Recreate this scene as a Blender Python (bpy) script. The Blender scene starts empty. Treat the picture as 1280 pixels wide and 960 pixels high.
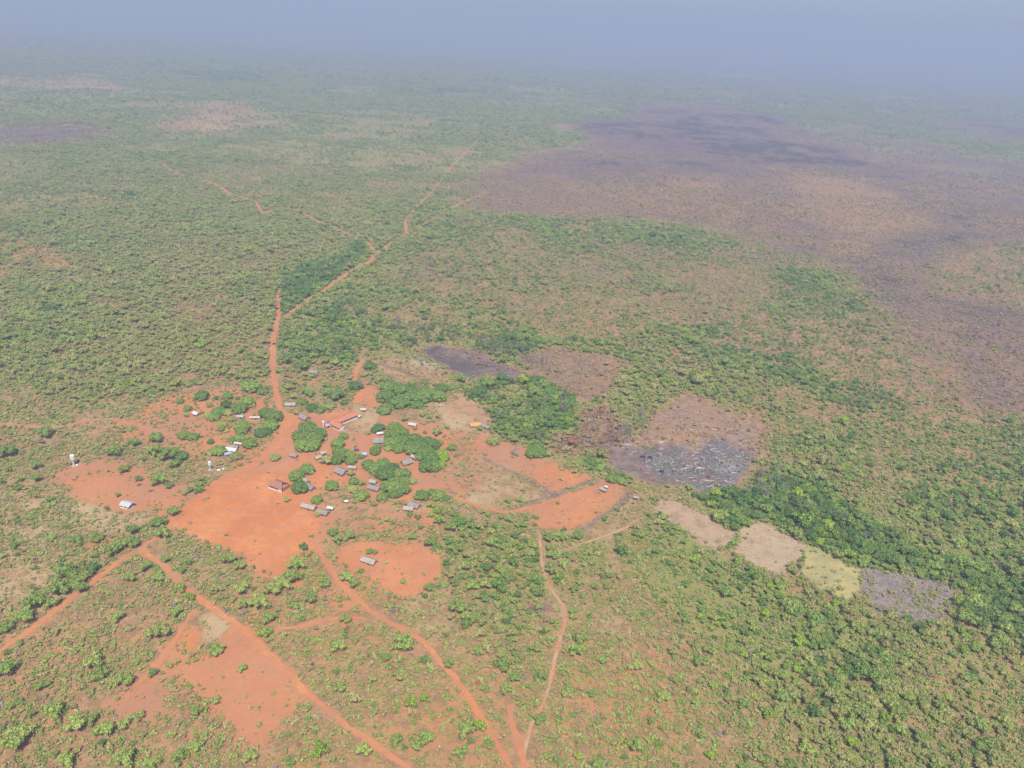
import bpy, bmesh, math, random
import numpy as np
from mathutils import Vector, Matrix

random.seed(7)
rng = np.random.default_rng(7)
scene = bpy.context.scene
col = scene.collection

# ------------------------------------------------------------------ camera
CAM_H = 300.0
PITCH, ROLL, FOC = math.radians(24.6), math.radians(3.4), 960.0
_F = np.array([0, math.cos(PITCH), -math.sin(PITCH)])
_R0 = np.array([1.0, 0, 0]); _U0 = np.array([0, math.sin(PITCH), math.cos(PITCH)])
_R = math.cos(ROLL) * _R0 + math.sin(ROLL) * _U0
_U = -math.sin(ROLL) * _R0 + math.cos(ROLL) * _U0
cam = bpy.data.cameras.new('aerial_camera')
cam_ob = bpy.data.objects.new('aerial_camera', cam)
col.objects.link(cam_ob)
cam_ob.matrix_world = Matrix(((_R[0], _U[0], -_F[0], 0), (_R[1], _U[1], -_F[1], 0), (_R[2], _U[2], -_F[2], CAM_H), (0, 0, 0, 1)))
cam.sensor_width = 36.0
cam.lens = 36.0 * FOC / 1280.0
cam.clip_start = 1.0
cam.clip_end = 200000.0
scene.camera = cam_ob

# ------------------------------------------------------------------ world, sun, exposure
SUN_EL, SUN_AZ = math.radians(56), math.atan2(0.09, -1.0)     # azimuth from +Y, clockwise: the sun stands behind the camera
world = bpy.data.worlds.new('World'); scene.world = world
world.use_nodes = True
wn = world.node_tree; wn.nodes.clear()
sky = wn.nodes.new('ShaderNodeTexSky'); sky.sky_type = 'NISHITA'; sky.sun_disc = False
sky.sun_elevation = SUN_EL; sky.sun_rotation = SUN_AZ; sky.altitude = 300
sky.air_density = 1.0; sky.dust_density = 2.0; sky.ozone_density = 4.0
bg = wn.nodes.new('ShaderNodeBackground'); bg.inputs['Strength'].default_value = 0.10
wo = wn.nodes.new('ShaderNodeOutputWorld')
wn.links.new(sky.outputs[0], bg.inputs[0]); wn.links.new(bg.outputs[0], wo.inputs[0])
sun = bpy.data.lights.new('sun', 'SUN'); sun.energy = 4.5; sun.angle = math.radians(0.5); sun.color = (1.0, 0.955, 0.875)
sun_ob = bpy.data.objects.new('sun', sun); col.objects.link(sun_ob)
_sd = Vector((math.sin(SUN_AZ) * math.cos(SUN_EL), math.cos(SUN_AZ) * math.cos(SUN_EL), math.sin(SUN_EL)))
sun_ob.rotation_euler = _sd.to_track_quat('Z', 'Y').to_euler()
sun_ob.location = (0, 0, 280)
scene.view_settings.view_transform = 'Standard'
scene.view_settings.look = 'None'
scene.view_settings.exposure = 0.43
scene.view_settings.gamma = 1.0
scene.render.film_transparent = False
cy = scene.cycles
cy.max_bounces = 4; cy.diffuse_bounces = 2; cy.transparent_max_bounces = 8; cy.volume_bounces = 1

HAZE_DENSITY = 0.000245
HAZE_COLOR = (0.450, 0.530, 0.745)

# ------------------------------------------------------------------ helpers
def G(px, py, z=0.0):
    """ground point (height z) seen at pixel px, py of the 1280x960 photograph"""
    d = _F + (px - 640) / FOC * _R + (480 - py) / FOC * _U
    if d[2] > -0.0055: d[2] = -0.0055
    t = (CAM_H - z) / -d[2]
    return d[0] * t, d[1] * t

def slant(px, py):
    x, y = G(px, py)
    return math.sqrt(x * x + y * y + CAM_H ** 2)

def _hash(ix, iy, s):
    n = (ix.astype(np.int64) * 374761393 + iy.astype(np.int64) * 668265263 + s * 1442695041) & 0xFFFFFFFF
    n = ((n ^ (n >> 13)) * 1274126177) & 0xFFFFFFFF
    return ((n ^ (n >> 16)) & 0xFFFFFF) / float(0xFFFFFF)

def vnoise(x, y, scale, seed=0):
    x = x / scale; y = y / scale
    ix, iy = np.floor(x), np.floor(y)
    fx, fy = x - ix, y - iy
    fx = fx * fx * (3 - 2 * fx); fy = fy * fy * (3 - 2 * fy)
    a, b = _hash(ix, iy, seed), _hash(ix + 1, iy, seed)
    c, d = _hash(ix, iy + 1, seed), _hash(ix + 1, iy + 1, seed)
    return (a + (b - a) * fx) * (1 - fy) + (c + (d - c) * fx) * fy

def fnoise(x, y, scale, seed=0, octs=3):
    r, w, t = 0, 1.0, 0
    for k in range(octs):
        r = r + w * vnoise(x, y, scale / 2 ** k, seed + 17 * k); t += w; w *= 0.55
    return r / t

def poly_sdf(x, y, P):
    """signed distance in metres to polygon P (negative inside)"""
    d2 = np.full(x.shape, 1e18); inside = np.zeros(x.shape, bool)
    n = len(P)
    for i in range(n):
        ax, ay = P[i]; bx, by = P[(i + 1) % n]
        ex, ey = bx - ax, by - ay
        t = np.clip(((x - ax) * ex + (y - ay) * ey) / (ex * ex + ey * ey + 1e-9), 0, 1)
        d2 = np.minimum(d2, (x - ax - t * ex) ** 2 + (y - ay - t * ey) ** 2)
        c = ((ay > y) != (by > y)) & (x < (bx - ax) * (y - ay) / ((by - ay) or 1e-9) + ax)
        inside ^= c
    d = np.sqrt(d2)
    return np.where(inside, -d, d)

def line_dist(x, y, P):
    d2 = np.full(x.shape, 1e18)
    for i in range(len(P) - 1):
        ax, ay = P[i]; bx, by = P[i + 1]
        ex, ey = bx - ax, by - ay
        t = np.clip(((x - ax) * ex + (y - ay) * ey) / (ex * ex + ey * ey + 1e-9), 0, 1)
        d2 = np.minimum(d2, (x - ax - t * ex) ** 2 + (y - ay - t * ey) ** 2)
    return np.sqrt(d2)

# ------------------------------------------------------------------ the land: regions (outlined in the photograph, turned to metres on the ground)
FIELDS = ('soil', 'burn', 'straw', 'lush', 'ash', 'td', 'sd', 'tone', 'ts', 'sz')
DEFAULT = dict(soil=.22, burn=.10, straw=.34, lush=.72, ash=0, td=.78, sd=1.0, tone=.51, ts=.12, sz=1.0)
REG = []
def reg(pts, soft, **kw):
    P = [G(a, b) for a, b in pts]
    REG.append((P, soft, kw))

# near scrub, sparse and dry
reg([(-500, 528), (60, 530), (180, 500), (340, 470), (560, 470), (760, 600), (1000, 700), (1500, 800), (1500, 1600), (-500, 1600)], 40, td=0.2, sd=1.1, soil=0.36, straw=0.36, lush=0.46, tone=0.48, ts=.14)
reg([(-500, 760), (120, 770), (360, 700), (600, 760), (700, 800), (640, 1500), (-500, 1500)], 30, td=0.32, sd=1.05, soil=0.44, straw=0.28, tone=0.47, ts=.15, lush=0.42)
reg([(20, 620), (120, 640), (210, 650), (160, 690), (60, 760), (-60, 800), (-200, 700)], 20, td=0.26, sd=1.2, soil=.22, straw=0.48, lush=.25)
reg([(560, 640), (700, 640), (690, 800), (660, 880), (580, 800), (520, 700)], 20, td=0.62, sd=1.3, soil=0.4, straw=0.3, tone=0.55)
# lower right, thicker
reg([(700, 670), (820, 640), (900, 690), (1010, 745), (1180, 790), (1500, 790), (1500, 1500), (900, 1500), (670, 960), (715, 800)], 22, td=0.4, sd=1.4, lush=0.5, soil=.22, straw=0.36, tone=.53, ts=.13)
reg([(880, 700), (1500, 800), (1500, 1500), (1100, 1500), (900, 960), (850, 820)], 40, td=0.56, sd=1.5, lush=0.55, soil=.14, tone=.55)
reg([(790, 645), (850, 660), (1000, 745), (1080, 780), (1000, 860), (880, 800), (800, 720)], 15, td=0.50, sd=1.4, lush=.75, soil=.1, tone=.62)
reg([(740, 810), (830, 760), (880, 800), (900, 900), (860, 980), (740, 960), (700, 880)], 22, td=0.26, sd=1.4, soil=0.52, lush=.2, tone=0.5)
reg([(1000, 830), (1100, 800), (1140, 860), (1080, 930), (980, 900)], 22, td=1.10, sd=1.20, tone=.62, sz=1.1)
# left savanna
reg([(180, 330), (330, 300), (345, 420), (240, 470), (120, 440), (120, 370)], 60, td=0.71, straw=0.36, lush=.34, tone=.42)
reg([(-200, 285), (60, 290), (130, 330), (60, 350), (0, 380), (-200, 380)], 35, td=0.42, soil=0.68, straw=0.4)
reg([(-300, 200), (60, 190), (90, 225), (-300, 240)], 60, td=0.42, soil=.30, straw=0.43)
reg([(400, 260), (500, 280), (460, 300), (400, 330), (340, 310)], 60, td=0.77, tone=.44)
reg([(60, 480), (180, 450), (330, 440), (335, 470), (200, 500), (90, 510)], 20, td=0.94, sd=1.05, lush=.4)
reg([(345, 410), (440, 440), (470, 440), (470, 510), (370, 515), (350, 480)], 12, td=0.27, sd=0.90, soil=0.42, straw=0.43, lush=.34, tone=.5)
# centre and right mosaic
reg([(520, 275), (700, 275), (900, 290), (1080, 320), (1110, 400), (1160, 450), (1180, 560), (1060, 640), (950, 560), (900, 500), (820, 470), (740, 430), (600, 430), (480, 360)], 40, td=0.66, sd=0.90, soil=.30, burn=0.42, lush=0.42, straw=0.25, tone=.56, ts=.17)
reg([(560, 290), (640, 280), (700, 330), (660, 350), (560, 330)], 30, td=0.51, soil=0.37, burn=0.20)
reg([(640, 272), (760, 268), (880, 290), (960, 315), (800, 305), (680, 300)], 30, td=1.10, lush=.6, burn=0.07, tone=.62)
reg([(430, 375), (560, 355), (700, 375), (770, 430), (700, 440), (560, 430), (470, 440), (380, 440), (355, 420), (380, 390)], 20, td=0.95, lush=.62, soil=.08, burn=.05, tone=.58)
reg([(560, 350), (720, 345), (900, 400), (860, 440), (760, 420), (640, 400)], 30, td=0.7, lush=.5, burn=0.22, tone=.6)
reg([(980, 330), (1060, 350), (1130, 410), (1170, 480), (1130, 530), (1020, 500), (900, 450), (860, 430), (900, 380)], 30, td=0.78, lush=.52, burn=0.2, tone=.66, ts=.08)
reg([(820, 330), (960, 330), (960, 380), (860, 400), (780, 380)], 30, td=0.51, burn=0.36, tone=.45)
reg([(900, 470), (1000, 480), (1100, 560), (1060, 640), (960, 610), (930, 560), (950, 520)], 20, td=0.65, burn=.16, soil=.22, lush=.45, sd=1.20, tone=.56)
# burnt savanna to the right
reg([(600, 225), (640, 200), (720, 185), (820, 125), (900, 128), (1000, 160), (1100, 190), (1300, 215), (1600, 240), (1600, 560), (1210, 545), (1180, 480), (1130, 400), (1080, 330), (900, 285), (700, 270), (600, 262)], 60, td=0.24, sd=0.52, burn=0.66, soil=0.14, lush=.15, straw=0.16, tone=0.28, ts=0.2)
reg([(600, 225), (760, 210), (880, 230), (860, 262), (720, 265), (600, 258)], 60, burn=0.48, soil=0.34, straw=0.25)
reg([(850, 128), (930, 133), (1010, 165), (1100, 200), (1190, 240), (1200, 270), (1130, 285), (1060, 235), (980, 205), (900, 190), (840, 160)], 90, burn=0.95, soil=.02, straw=0.04)
reg([(700, 150), (800, 140), (840, 170), (760, 180)], 120, burn=0.82, soil=.0, straw=0.07)
reg([(700, 205), (780, 195), (900, 205), (860, 222), (740, 225)], 60, burn=0.77, soil=.05, straw=0.07)
reg([(1015, 220), (1080, 230), (1160, 280), (1130, 310), (1060, 290), (1010, 250)], 60, burn=0.26, soil=0.34, straw=0.29, td=0.09, tone=.3)
reg([(1045, 300), (1100, 305), (1110, 325), (1060, 330)], 25, soil=0.4, burn=0.07)
reg([(1110, 300), (1230, 290), (1200, 350), (1130, 390), (1085, 350)], 50, burn=0.9, soil=.06, straw=0.11)
reg([(1170, 385), (1300, 370), (1500, 380), (1500, 450), (1280, 440), (1180, 430)], 40, burn=0.85, soil=.12, straw=0.14)
reg([(1185, 150), (1400, 190), (1600, 240), (1600, 290), (1300, 250), (1200, 215)], 120, td=0.68, lush=.5, burn=0.17, tone=.5)
reg([(1200, 320), (1300, 300), (1500, 330), (1500, 385), (1260, 372), (1190, 360)], 60, td=0.59, burn=0.26, lush=.45, tone=.5)
reg([(960, 165), (1060, 160), (1200, 195), (1600, 245), (1600, 270), (1180, 225), (1050, 195)], 160, burn=0.64, td=0.26, tone=.1)
reg([(1110, 530), (1200, 520), (1500, 530), (1500, 640), (1240, 640), (1140, 600)], 35, td=0.5, lush=0.5, burn=0.10, sd=1.2, tone=.62, soil=0.15)
reg([(1140, 590), (1260, 570), (1500, 590), (1500, 780), (1270, 740), (1160, 680), (1100, 640)], 22, td=0.68, lush=.6, tone=0.62, sd=1.1)
reg([(1085, 560), (1135, 560), (1130, 640), (1110, 690), (1080, 660)], 14, td=0.26, burn=.42, soil=0.28, straw=0.29)
# distant features
reg([(-200, 100), (30, 98), (140, 97), (150, 106), (60, 112), (-200, 112)], 150, td=0.2, straw=0.7, soil=0.24, lush=.1)
reg([(195, 130), (300, 128), (350, 158), (260, 168), (210, 160)], 110, td=0.25, straw=0.6, soil=0.34, lush=.1)
reg([(80, 125), (200, 128), (230, 150), (60, 145)], 120, td=0.5, straw=0.45, soil=.3)
reg([(680, 155), (770, 152), (775, 163), (690, 166)], 70, td=0.20, straw=0.68, soil=0.27, lush=.1)
reg([(420, 165), (520, 160), (540, 190), (440, 195)], 120, td=0.6, straw=0.4, soil=0.2)
reg([(-300, 158), (60, 156), (90, 168), (40, 178), (-300, 180)], 120, burn=0.82, td=0.17, tone=.05)
reg([(-300, 45), (60, 50), (90, 56), (-300, 60)], 300, burn=0.77, td=0.17, tone=.05)
reg([(180, 30), (400, 40), (430, 47), (200, 40)], 300, burn=0.52, td=.9, lush=.8, tone=.8)
reg([(230, 92), (320, 93), (320, 101), (240, 101)], 150, td=1.2, lush=.9, tone=.84)
reg([(500, 112), (600, 110), (610, 118), (510, 120)], 120, td=1.0, lush=.85, tone=.8)
reg([(1100, 118), (1160, 120), (1150, 126), (1100, 124)], 120, straw=0.72, td=0.17)
reg([(690, 78), (760, 84), (750, 90), (690, 84)], 200, straw=0.72, td=0.17)
reg([(-300, 62), (150, 66), (300, 74), (150, 80), (-300, 78)], 400, burn=.1, lush=.9, td=1.1)
reg([(560, 52), (700, 60), (680, 68), (540, 62)], 500, lush=.9, td=1.1, tone=.8)
reg([(900, 90), (1000, 96), (980, 102), (890, 98)], 300, straw=.9, td=.1)
reg([(1000, 92), (1300, 112), (1300, 132), (1050, 112)], 350, lush=.9, td=1.1)
reg([(1180, 150), (1500, 185), (1500, 200), (1200, 170)], 200, burn=.9, td=.1)
# woods
reg([(350, 378), (355, 350), (385, 332), (425, 322), (452, 300), (460, 318), (425, 345), (385, 372), (352, 392)], 8, td=1.2, lush=.8, soil=0, tone=.70, ts=.06, sz=1.15)
reg([(390, 392), (430, 378), (480, 395), (560, 415), (650, 425), (690, 440), (650, 452), (560, 428), (500, 445), (470, 420), (420, 410)], 12, td=.95, lush=.8, soil=0, burn=0, tone=.78, ts=.07, sz=1.2)
reg([(345, 440), (350, 415), (400, 420), (450, 440), (440, 460), (400, 450), (370, 462)], 8, td=.8, tone=.66, soil=.1, lush=.6)
reg([(470, 440), (530, 445), (600, 470), (590, 495), (555, 480), (500, 455)], 8, td=0.42, lush=.7, soil=.05, sd=1.20, tone=.6)
reg([(585, 500), (592, 478), (640, 470), (665, 470), (690, 482), (712, 490), (722, 510), (722, 545), (700, 556), (660, 552), (630, 556), (612, 540), (604, 520)], 6, td=1.25, sd=0.90, lush=.85, soil=0, burn=.0, tone=.70, ts=.10, sz=1.15)
reg([(722, 515), (760, 505), (782, 535), (790, 552), (770, 572), (745, 570), (720, 570), (690, 560), (690, 545), (722, 540)], 7, td=.85, soil=.2, burn=.4, lush=.1, tone=.13, ts=.06, sz=.9)
reg([(722, 565), (760, 572), (790, 598), (800, 612), (770, 606), (735, 588)], 6, td=0.85, sd=1.20, lush=.7, tone=.64)
reg([(866, 622), (905, 612), (960, 600), (1040, 618), (1085, 650), (1150, 690), (1200, 700), (1280, 735), (1500, 780), (1500, 850), (1290, 800), (1205, 775), (1190, 742), (1120, 712), (1075, 708), (1005, 682), (950, 652), (918, 664), (888, 648)], 8, td=1.15, sd=1.05, lush=.85, soil=0, burn=0, tone=.76, ts=.08, sz=1.15)
reg([(920, 655), (950, 650), (918, 684), (900, 690)], 5, td=.9, tone=.7)
reg([(985, 705), (1008, 682), (1012, 700), (1005, 735), (990, 725)], 5, td=.9, tone=.7)
reg([(800, 600), (870, 622), (900, 645), (870, 655), (830, 625), (790, 615)], 6, td=0.03, sd=1.20, lush=.55, straw=0.36, soil=.1, ash=.2, tone=.5)
reg([(646, 448), (672, 438), (700, 434), (730, 444), (760, 446), (786, 458), (768, 474), (762, 490), (738, 500), (712, 492), (690, 476), (664, 468)], 8, td=0.1, sd=0.4, burn=.62, soil=0.29, lush=.08, straw=0.22, tone=.3, ash=0)
reg([(522, 438), (545, 432), (572, 436), (604, 440), (622, 452), (650, 460), (662, 470), (640, 478), (612, 470), (590, 474), (560, 462), (540, 450)], 5, td=0.05, sd=.2, burn=1.0, soil=.05, straw=0.04, lush=0, ash=.1, tone=.1)
reg([(764, 566), (778, 548), (806, 540), (812, 518), (836, 508), (858, 490), (884, 500), (902, 516), (940, 520), (966, 540), (948, 552), (956, 572), (930, 584), (926, 610), (884, 617), (842, 606), (800, 598), (768, 584)], 6, td=0.05, sd=0.18, burn=0.46, soil=0.34, straw=0.25, lush=0, ash=0.08, tone=.1)
reg([(762, 562), (782, 556), (806, 566), (838, 552), (866, 566), (892, 548), (918, 560), (944, 566), (936, 584), (922, 600), (914, 614), (880, 618), (852, 604), (820, 606), (790, 592), (764, 586)], 5, td=.0, sd=0.12, burn=1.25, soil=0, straw=0.00, lush=0, ash=0.3)
# village ground and clearings
reg([(213, 655), (262, 605), (318, 572), (340, 545), (350, 520), (372, 515), (405, 520), (440, 508), (450, 480), (442, 462), (452, 462), (462, 478), (475, 485), (478, 515), (560, 520), (600, 560), (580, 600), (560, 620), (545, 660), (500, 650), (440, 640), (400, 675), (345, 713), (300, 693)], 6, td=.0, sd=.06, soil=0.92, straw=0.22, lush=.05, burn=0, tone=.45, ash=0)
reg([(440, 505), (476, 512), (470, 535), (430, 545)], 6, straw=0.54, soil=0.44)
reg([(480, 512), (560, 495), (560, 530), (500, 528)], 7, straw=0.43, soil=0.44, sd=0.38)
reg([(400, 615), (450, 605), (465, 625), (560, 620), (540, 648), (430, 645), (405, 640)], 6, soil=0.44, straw=0.43, sd=0.38)
reg([(400, 655), (470, 648), (540, 655), (520, 680), (470, 668), (430, 665), (402, 685)], 7, soil=0.56, straw=0.54, sd=0.45)
reg([(560, 545), (610, 540), (660, 560), (680, 580), (750, 598), (790, 615), (760, 650), (720, 668), (640, 640), (560, 625), (545, 600)], 8, td=0.02, sd=0.33, soil=0.62, straw=0.42, lush=.12, tone=.45)
reg([(470, 452), (505, 448), (550, 462), (562, 480), (500, 478), (470, 470)], 6, td=0, sd=0.38, soil=0.42, straw=0.55, lush=.2)
reg([(520, 446), (560, 458), (552, 466), (515, 454)], 4, ash=.5, straw=0.50, soil=0)
reg([(545, 512), (572, 493), (592, 498), (612, 520), (606, 540), (560, 535)], 6, td=0, sd=.03, soil=0.5, straw=0.6, lush=0)
reg([(180, 512), (215, 488), (262, 486), (325, 478), (342, 505), (310, 540), (335, 560), (300, 590), (262, 600), (240, 590), (230, 570), (160, 545)], 8, td=0.03, sd=0.38, soil=0.66, straw=0.30, lush=.12, tone=.5)
reg([(240, 560), (262, 565), (300, 575), (290, 600), (255, 606)], 5, soil=0.32, straw=0.47, burn=.2)
reg([(205, 598), (255, 600), (262, 608), (238, 618), (205, 615)], 4, soil=.3, straw=0.65)
reg([(48, 598), (85, 580), (130, 576), (170, 585), (205, 598), (245, 605), (215, 640), (170, 655), (150, 640), (100, 628)], 7, td=0, sd=.10, soil=0.8, straw=0.25, burn=.08, lush=.06)
reg([(100, 630), (150, 645), (190, 640), (170, 665), (100, 665)], 7, td=0, sd=0.45, soil=.3, straw=0.61)
reg([(110, 673), (140, 672), (140, 688), (105, 690)], 4, soil=0.64, td=0)
reg([(165, 850), (200, 820), (250, 770), (265, 775), (215, 850), (200, 895), (135, 905), (120, 885)], 7, td=0.03, sd=.15, soil=0.68)
reg([(255, 772), (290, 775), (290, 800), (262, 805)], 4, straw=0.72, soil=.1, sd=.15, td=0)
reg([(500, 745), (560, 740), (565, 790), (520, 790)], 8, straw=0.5, soil=.2, sd=0.6, td=0.15)
reg([(690, 665), (730, 600), (790, 618), (830, 640), (800, 665), (740, 690), (715, 680)], 7, td=0.05, sd=0.52, soil=0.32, straw=0.43, lush=.45, tone=.6)

reg([(602, 545), (622, 552), (650, 558), (680, 575), (745, 598), (700, 615), (690, 622), (660, 606), (630, 588), (606, 580), (585, 560)], 3, soil=.78, straw=.55, burn=0, lush=.05, td=0, sd=.05)
reg([(645, 634), (690, 624), (745, 604), (768, 602), (790, 613), (775, 632), (752, 648), (722, 664), (690, 666), (668, 660), (662, 645)], 3, soil=.74, straw=.25, burn=.10, lush=.05, td=0, sd=.06)
reg([(575, 628), (600, 600), (640, 590), (690, 622), (650, 634), (620, 640)], 4, soil=.42, straw=.55, burn=.22, lush=.35, td=0, sd=.3)
reg([(655, 755), (690, 752), (694, 768), (672, 774), (656, 768)], 3, burn=0.85, soil=0.3, straw=.1, lush=0, td=0, sd=.3)

# clearings that read as sheets with their own edge: (name, outline, attributes, label-less structure)
SHEETS = [
 ('bare_earth_field', [(213, 656), (236, 632), (262, 607), (300, 594), (345, 592), (372, 600), (382, 622), (384, 645), (402, 652), (392, 668), (378, 680), (372, 688), (352, 708), (342, 713), (328, 706), (300, 692), (262, 678), (238, 668)], dict(soil=1.15, straw=0, burn=0, lush=0, ash=0)),
 ('bare_earth_clearing', [(424, 700), (430, 686), (446, 678), (470, 676), (500, 683), (522, 682), (548, 694), (554, 706), (550, 720), (530, 736), (515, 746), (498, 747), (482, 735), (462, 722), (440, 712)], dict(soil=1.0, straw=.05, burn=0, lush=0, ash=0, dull=.30)),
 ('bare_earth_clearing', [(222, 842), (240, 832), (266, 820), (282, 798), (296, 784), (330, 815), (360, 845), (386, 870), (372, 886), (350, 902), (332, 922), (318, 932), (304, 930), (296, 912), (282, 895), (262, 876), (250, 870), (240, 860)], dict(soil=1.0, straw=.10, burn=0, lush=0, ash=0, dull=.55)),
 ('sandy_plot', [(818, 634), (832, 625), (848, 628), (882, 645), (918, 668), (914, 679), (896, 688), (868, 671), (840, 654)], dict(soil=.42, straw=.55, burn=.20, lush=0, ash=.25)),
 ('mown_straw_plot', [(924, 662), (950, 653), (980, 667), (1007, 683), (1000, 704), (976, 718), (944, 707), (917, 693), (926, 678)], dict(soil=.08, straw=.62, burn=.26, lush=.28, ash=.25)),
 ('yellow_grass_plot', [(1008, 682), (1025, 685), (1050, 702), (1075, 710), (1074, 738), (1058, 750), (1022, 737), (1002, 720)], dict(soil=0, straw=.85, burn=0, lush=.62, ash=0)),
 ('grey_ash_plot', [(1078, 708), (1100, 712), (1140, 721), (1182, 730), (1200, 747), (1172, 775), (1140, 777), (1098, 764), (1080, 742)], dict(soil=.05, straw=.15, burn=1.0, lush=.45, ash=.38)),
]
# tracks: (outline, width m, straw amount)
ROADS = [
 ([(350, 362), (348, 380), (347, 400), (342, 420), (341, 445), (342, 468), (345, 490), (350, 510), (360, 535), (340, 565), (312, 583), (280, 597), (240, 626)], 5.0, .0),
 ([(346, 402), (362, 393), (378, 380), (398, 368), (420, 352), (440, 338), (462, 327), (470, 318), (488, 305), (506, 294), (508, 284), (506, 274)], 5.2, .0),
 ([(506, 276), (520, 260), (545, 234), (565, 208), (590, 182), (608, 165), (640, 130)], 3.4, .5),
 ([(506, 293), (530, 280), (556, 264), (580, 252), (610, 240)], 3.8, .4),
 ([(470, 320), (462, 305), (452, 300), (438, 294), (420, 286), (396, 276), (370, 262), (345, 260), (330, 268), (318, 252), (290, 244), (275, 234), (262, 228), (235, 222), (215, 214), (196, 200)], 5.0, .1),
 ([(240, 626), (215, 655), (196, 672), (177, 686), (205, 708), (232, 736), (262, 757), (290, 777), (318, 800), (345, 826), (372, 855), (400, 880), (430, 905), (462, 927), (490, 946), (530, 975)], 3.1, .0),
 ([(177, 686), (160, 694), (130, 716), (96, 742), (60, 770), (28, 795), (-20, 826)], 3.2, .0),
 ([(338, 787), (370, 784), (398, 778), (420, 774), (442, 772), (466, 776)], 2.9, .0),
 ([(398, 676), (400, 690), (412, 712), (430, 735), (450, 752), (474, 772), (510, 790), (530, 803), (548, 825), (572, 852), (590, 880), (606, 905), (624, 935), (648, 975)], 3.0, .05),
 ([(673, 662), (676, 685), (678, 710), (688, 735), (704, 758), (706, 775), (700, 800), (692, 830), (686, 860), (676, 885), (664, 905), (655, 945), (658, 980)], 1.7, .75),
 ([(634, 880), (640, 905), (650, 930), (655, 955), (662, 985)], 3.6, .05),
 ([(560, 617), (585, 628), (612, 637), (636, 640), (664, 634), (700, 624)], 2.6, .1),
 ([(242, 765), (222, 795), (200, 825), (178, 850), (160, 875)], 3.2, .25),
 ([(-40, 530), (20, 532), (70, 535), (110, 526), (140, 524), (170, 532), (200, 540), (232, 552)], 3.2, .6),
 ([(456, 448), (446, 462), (444, 476), (452, 492), (462, 505), (452, 520)], 3.6, .2),
 ([(346, 472), (362, 474), (378, 480), (388, 480), (400, 472)], 2.2, .35),
 ([(342, 478), (325, 480), (300, 486)], 2.2, .35),
 ([(700, 690), (770, 665), (800, 650)], 1.4, .8),
]
RW = [([G(a, b) for a, b in p], w, s) for p, w, s in ROADS]
SW = [(n, [G(a, b) for a, b in p], k) for n, p, k in SHEETS]
PLOT_SD = {'yellow_grass_plot': .16, 'grey_ash_plot': .5, 'mown_straw_plot': .05, 'bare_earth_clearing': .05}
# dark debris rows between plots
ROWS = [[(604, 572), (622, 582), (650, 594), (680, 612), (692, 620)], [(650, 632), (690, 620), (720, 608), (745, 600)], [(790, 615), (770, 635), (745, 650), (728, 665)], [(520, 446), (560, 458)], [(478, 456), (500, 462), (530, 476)]]
ROWW = [[G(a, b) for a, b in p] for p in ROWS]

def smooth(t):
    t = np.clip(t, 0, 1); return t * t * (3 - 2 * t)

def fields(x, y):
    f = {k: np.full(x.shape, float(DEFAULT[k])) for k in FIELDS}
    wob = np.stack([fnoise(x, y, 38, 3, 4) - .5, fnoise(x, y, 300, 5, 5) - .5])
    for P, soft, kw in REG:
        xs = [p[0] for p in P]; ys = [p[1] for p in P]
        m = (x > min(xs) - 2 * soft) & (x < max(xs) + 2 * soft) & (y > min(ys) - 2 * soft) & (y < max(ys) + 2 * soft)
        if not m.any(): continue
        i = np.nonzero(m)[0]
        d = poly_sdf(x[i], y[i], P)
        d = d + wob[0][i] * min(max(soft * 2.4, 16), 40) + (wob[1][i] * soft * 3.0 if soft > 40 else 0)
        w = smooth(.5 - d / (2 * soft))
        for k, v in kw.items():
            f[k][i] += (v - f[k][i]) * w
    # broad natural variation
    n1 = fnoise(x, y, 90, 11) - .5; n2 = fnoise(x, y, 420, 12) - .5; n3 = fnoise(x, y, 24, 13) - .5
    f['soil'] += .45 * n1 + .15 * n2; f['straw'] += .5 * n3 + .35 * n2
    f['lush'] += -.35 * n2 - .35 * n1
    f['burn'] *= np.clip(1 + 1.1 * n1 + 1.0 * n3 + 1.3 * n2, .1, 1.5)
    f['ash'] *= np.clip(1 + 2.4 * n3 + 1.2 * n1, 0, 2)
    f['td'] *= np.clip(1 - 1.9 * n2 - 1.9 * n1, .12, 2)
    f['tone'] += .10 * n2 + .06 * n1
    # tracks: bare verge, no growth
    for P, w, s in RW:
        xs = [p[0] for p in P]; ys = [p[1] for p in P]
        m = (x > min(xs) - 30) & (x < max(xs) + 30) & (y > min(ys) - 30) & (y < max(ys) + 30)
        i = np.nonzero(m)[0]
        if not len(i): continue
        d = line_dist(x[i], y[i], P)
        k = smooth(1.15 - (d - w * .5) / 4.0)
        f['soil'][i] = np.maximum(f['soil'][i], (.52 - .4 * s) * k)
        f['burn'][i] *= 1 - k
        k2 = smooth(1 - (d - w * .5 - .2) / 2.0)
        for q in ('td', 'sd'): f[q][i] *= 1 - k2
    for n, P, kw in SW:
        xs = [p[0] for p in P]; ys = [p[1] for p in P]
        m = (x > min(xs) - 30) & (x < max(xs) + 30) & (y > min(ys) - 30) & (y < max(ys) + 30)
        i = np.nonzero(m)[0]
        if not len(i): continue
        d = poly_sdf(x[i], y[i], P)
        k = smooth(1 - d / 5.0)
        for q in ('soil', 'straw', 'burn', 'lush', 'ash'):
            f[q][i] += (kw[q] - f[q][i]) * k * .8
        k2 = smooth(.5 - d / 4.0)
        f['td'][i] *= 1 - k2; f['sd'][i] = f['sd'][i] * (1 - k2) + PLOT_SD.get(n, .01) * k2
    for P in ROWW:
        d = line_dist(x, y, P)
        k = smooth(1.2 - (d + 5 * n3) / 3.4)
        f['burn'] += (.80 - f['burn']) * k * .8; f['soil'] *= 1 - .7 * k; f['straw'] *= 1 - .5 * k
    return f

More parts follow.
